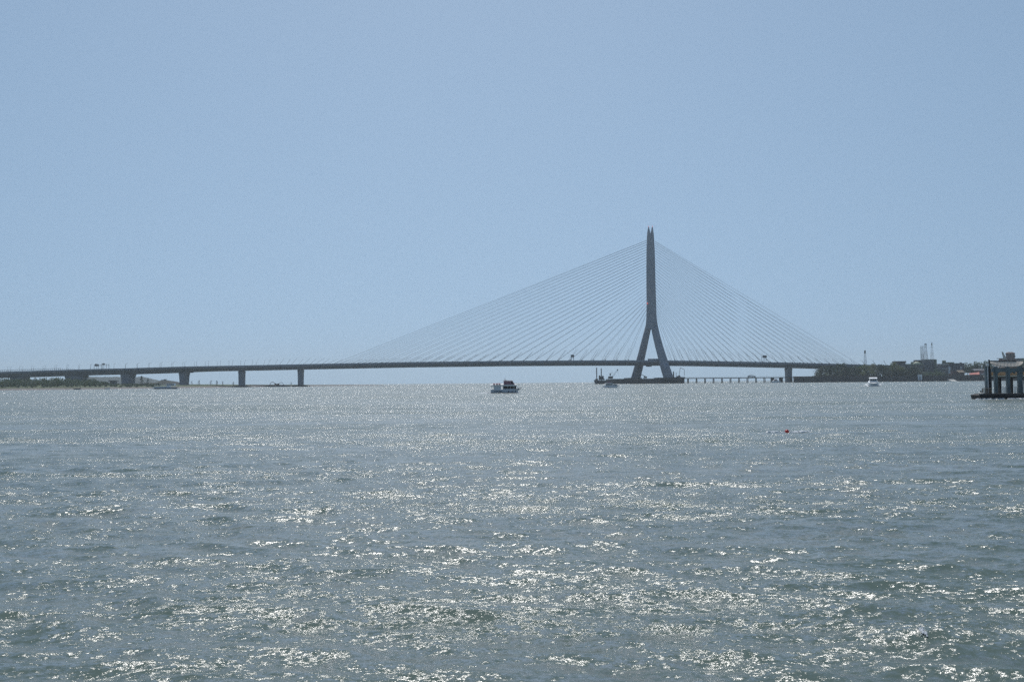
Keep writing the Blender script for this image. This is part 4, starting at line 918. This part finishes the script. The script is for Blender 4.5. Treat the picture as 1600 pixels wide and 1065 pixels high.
mb = MB(o); mb.box((gx(1547, PY + 4.6), PY + 4.6, pz(588.4, PY + 4.6)), (gx(1630, PY), PY + 7, pz(586.2, PY + 4.6))); mb.build('deck_edge', M['cream'], pr)
mb = MB(o); mb.box((gx(1547, PY + 4.9), PY + 4.9, pz(586.0, PY + 4.9)), (gx(1630, PY), PY + 5.05, pz(574, PY + 4.9))); mb.build('back_wall', M['screen'], pr)
mb = MB(o); mb.box((gx(1547, PY + 4.7), PY + 4.7, pz(590.4, PY + 4.7)), (gx(1630, PY), PY + 6.8, pz(588.5, PY + 4.7))); mb.build('deck_beam', M['rock'], pr)
# sagging awning: a cloth with pleats, higher at the back
mb = MB(o); vs = []; fs = []; nx, nz = 56, 8
for i in range(nx + 1):
    t = i / nx; px = 1547.2 + (1598.5 - 1547.2) * t; sag = 566.8 + 6.4 * (1 - (2 * t - 1) ** 4)
    for j in range(nz + 1):
        s = j / nz; py = 564.4 + (sag - 564.4) * s; Yk = PY + 2.6 - 1.1 * s + .05 * math.sin(t * 60) * s
        p = at(px, py, Yk); vs.append((p.x, Yk, p.z))
for i in range(nx):
    for j in range(nz): a = i * (nz + 1) + j; fs.append((a, a + nz + 1, a + nz + 2, a + 1))
n0 = len(vs); vs += [(x, y + .03, z) for x, y, z in vs]; fs += [tuple(n0 + k for k in reversed(f)) for f in fs]
mb.raw(vs, fs); mb.build('awning', M['tarp'], pr)
mb = MB(o); mb.box((gx(1547.5, PY + 2.6), PY + 2.6, pz(564.3, PY + 2.6)), (gx(1601, PY), PY + 2.95, pz(562.9, PY + 2.6))); mb.build('roof_slab', M['rock'], pr)
for a, b in (((1546.6, 567.5), (1598, 571)), ((1546.6, 569), (1562, 574))):
    mb = MB(o); pts = []
    for k in range(13):
        t = k / 12; q = at(a[0] + (b[0] - a[0]) * t, a[1] + (b[1] - a[1]) * t + 3.4 * math.sin(math.pi * t) * (1 if a[1] < 568 else .2), PY + .6); pts.append((q.x, PY + .6, q.z))
    mb.path(pts, .035, 5); mb.build('rope', M['black'], pr)
def pile(px, top, Y, r, name, m, label_root=None):
    mb = MB(o); x = gx(px, Y); mb.tube((x, Y, -1.5), (x, Y, pz(top, Y, px)), r, r * .95, 10); return mb.build(name, m, pr)
pile(1538.9, 566.5, PY - .5, .055, 'thin_pole', M['post']); pile(1541.9, 572.0, PY - .2, .24, 'mooring_pile', M['teal']); pile(1544.0, 570.0, PY - .4, .10, 'thin_pole', M['offwhite'])
pile(1546.4, 561.6, PY - .6, .13, 'tall_post', M['black']); pile(1546.6, 576, PY - .1, .26, 'mooring_pile', M['rock'])
mb = MB(o); mb.box((gx(1599.4, PY), PY - .9, -1), (gx(1603, PY), PY - .5, pz(560))); mb.build('tall_post', M['black'], pr)
# lamp bracket between the piles
mb = MB(o); q = at(1542.6, 569, PY - .5); mb.box((q.x - .18, PY - .7, q.z - .28), (q.x + .18, PY - .4, q.z + .2)); mb.build('floodlight', M['offwhite'], pr)
# floating landing stage in front
fs_ = thing('landing_stage', 'low black landing stage with timber railing gate at the foot of the pier', 'landing stage', (gx(1565, PY - 3), PY - 3, 0)); fo = fs_.location; FY = PY - 3
mb = MB(fo); x0 = gx(1529.5, FY); x1 = gx(1625, FY); zt3 = pz(614.6, FY)
mb.prism([(x0 - .05, zt3 * .75), (x0 + .25, -.4), (x1, -.4), (x1, zt3), (x0 + .8, zt3)], 'y', FY, FY + 3.0); mb.build('pontoon', M['rock'], fs_)
rr = random.Random(4)
for k in range(13):
    x = x0 + .35 + k * .66; mb = MB(fo); mb.tube((x, FY - .14, .28 + rr.uniform(-.05, .05)), (x, FY - .02, .28), .3, .3, 12); mb.tube((x, FY - .16, .28), (x, FY - .141, .28), .13, .13, 10); mb.build('tyre_fender', M['black'], fs_)
mb = MB(fo); mb.ball((x0 + .55, FY + .4, zt3), .55, .5, .22, 9, 6, .2, rr); mb.build('rubble_heap', M['pale_concrete'], fs_)
xa, xb = gx(1537.4, FY), gx(1551.4, FY); za, zb_ = zt3, pz(606.6, FY)
for x in (xa, (xa + xb) / 2, xb):
    mb = MB(fo); mb.box((x - .06, FY + .5, za), (x + .06, FY + .62, zb_)); mb.build('gate_post', M['wood'], fs_)
for k in range(5):
    z = za + (zb_ - za) * (.12 + .2 * k); mb = MB(fo); mb.box((xa, FY + .44, z - .035), (xb, FY + .497, z + .035)); mb.build('gate_slat', M['wood'], fs_)
mb = MB(fo); mb.box((xa - .04, FY + .4, zb_ + .004), (xb + .04, FY + .72, zb_ + .07)); mb.build('gate_top_rail', M['tan'], fs_)
mb = MB(fo); x = gx(1534.6, FY); mb.tube((x, FY + .5, za), (x, FY + .5, za + .42), .1, .1, 10); mb.tube((x, FY + .5, za + .42), (x, FY + .5, za + .5), .14, .14, 10); mb.build('bollard', M['black'], fs_)
for a, b in ((1566.5, 1570.6), (1584.5, 1588.6)):
    mb = MB(fo); xa, xb = gx(a, FY + 2), gx(b, FY + 2)
    for k in range(4): mb.box((xa, FY + 2, za + .1 + .28 * k), (xb, FY + 2.05, za + .14 + .28 * k))
    for x in (xa, (xa + xb) / 2, xb): mb.box((x - .025, FY + 1.94, za), (x + .025, FY + 1.995, za + 1.15))
    mb.build('rail_panel', M['post'], fs_)
mb = MB(); r_ = random.Random(31)
for i in range(70):
    x = x0 + r_.uniform(-.6, 9); y = FY - r_.uniform(.15, .9); mb.ball((x, y, wave_z(x, y) + .03), r_.uniform(.1, .45), r_.uniform(.1, .25), r_.uniform(.03, .12), 7, 4, .3, r_)
o = mb.build('splash_foam', M['foam']); struct(o, 'stuff'); o['label'] = 'white wave wash along the foot of the landing stage'; o['category'] = 'foam'

# ------------------------------------------------------------------ sea haze
mb = MB(); mb.box((-9000, -150, -16), (9000, 9900, 222)); hz = mb.build('haze', bpy.data.materials.new('haze_air')); struct(hz, 'stuff')
hm = hz.data.materials[0]; hm.use_nodes = True; nt = hm.node_tree; nt.nodes.remove(nt.nodes['Principled BSDF'])
pv = nt.nodes.new('ShaderNodeVolumePrincipled'); pv.inputs['Color'].default_value = (0.78, 0.90, 0.97, 1); pv.inputs['Density'].default_value = 0.000105; pv.inputs['Anisotropy'].default_value = 0.35
nt.links.new(pv.outputs['Volume'], nt.nodes['Material Output'].inputs['Volume'])
hz['label'] = 'thin pale sea haze over the river mouth'; hz['category'] = 'haze'
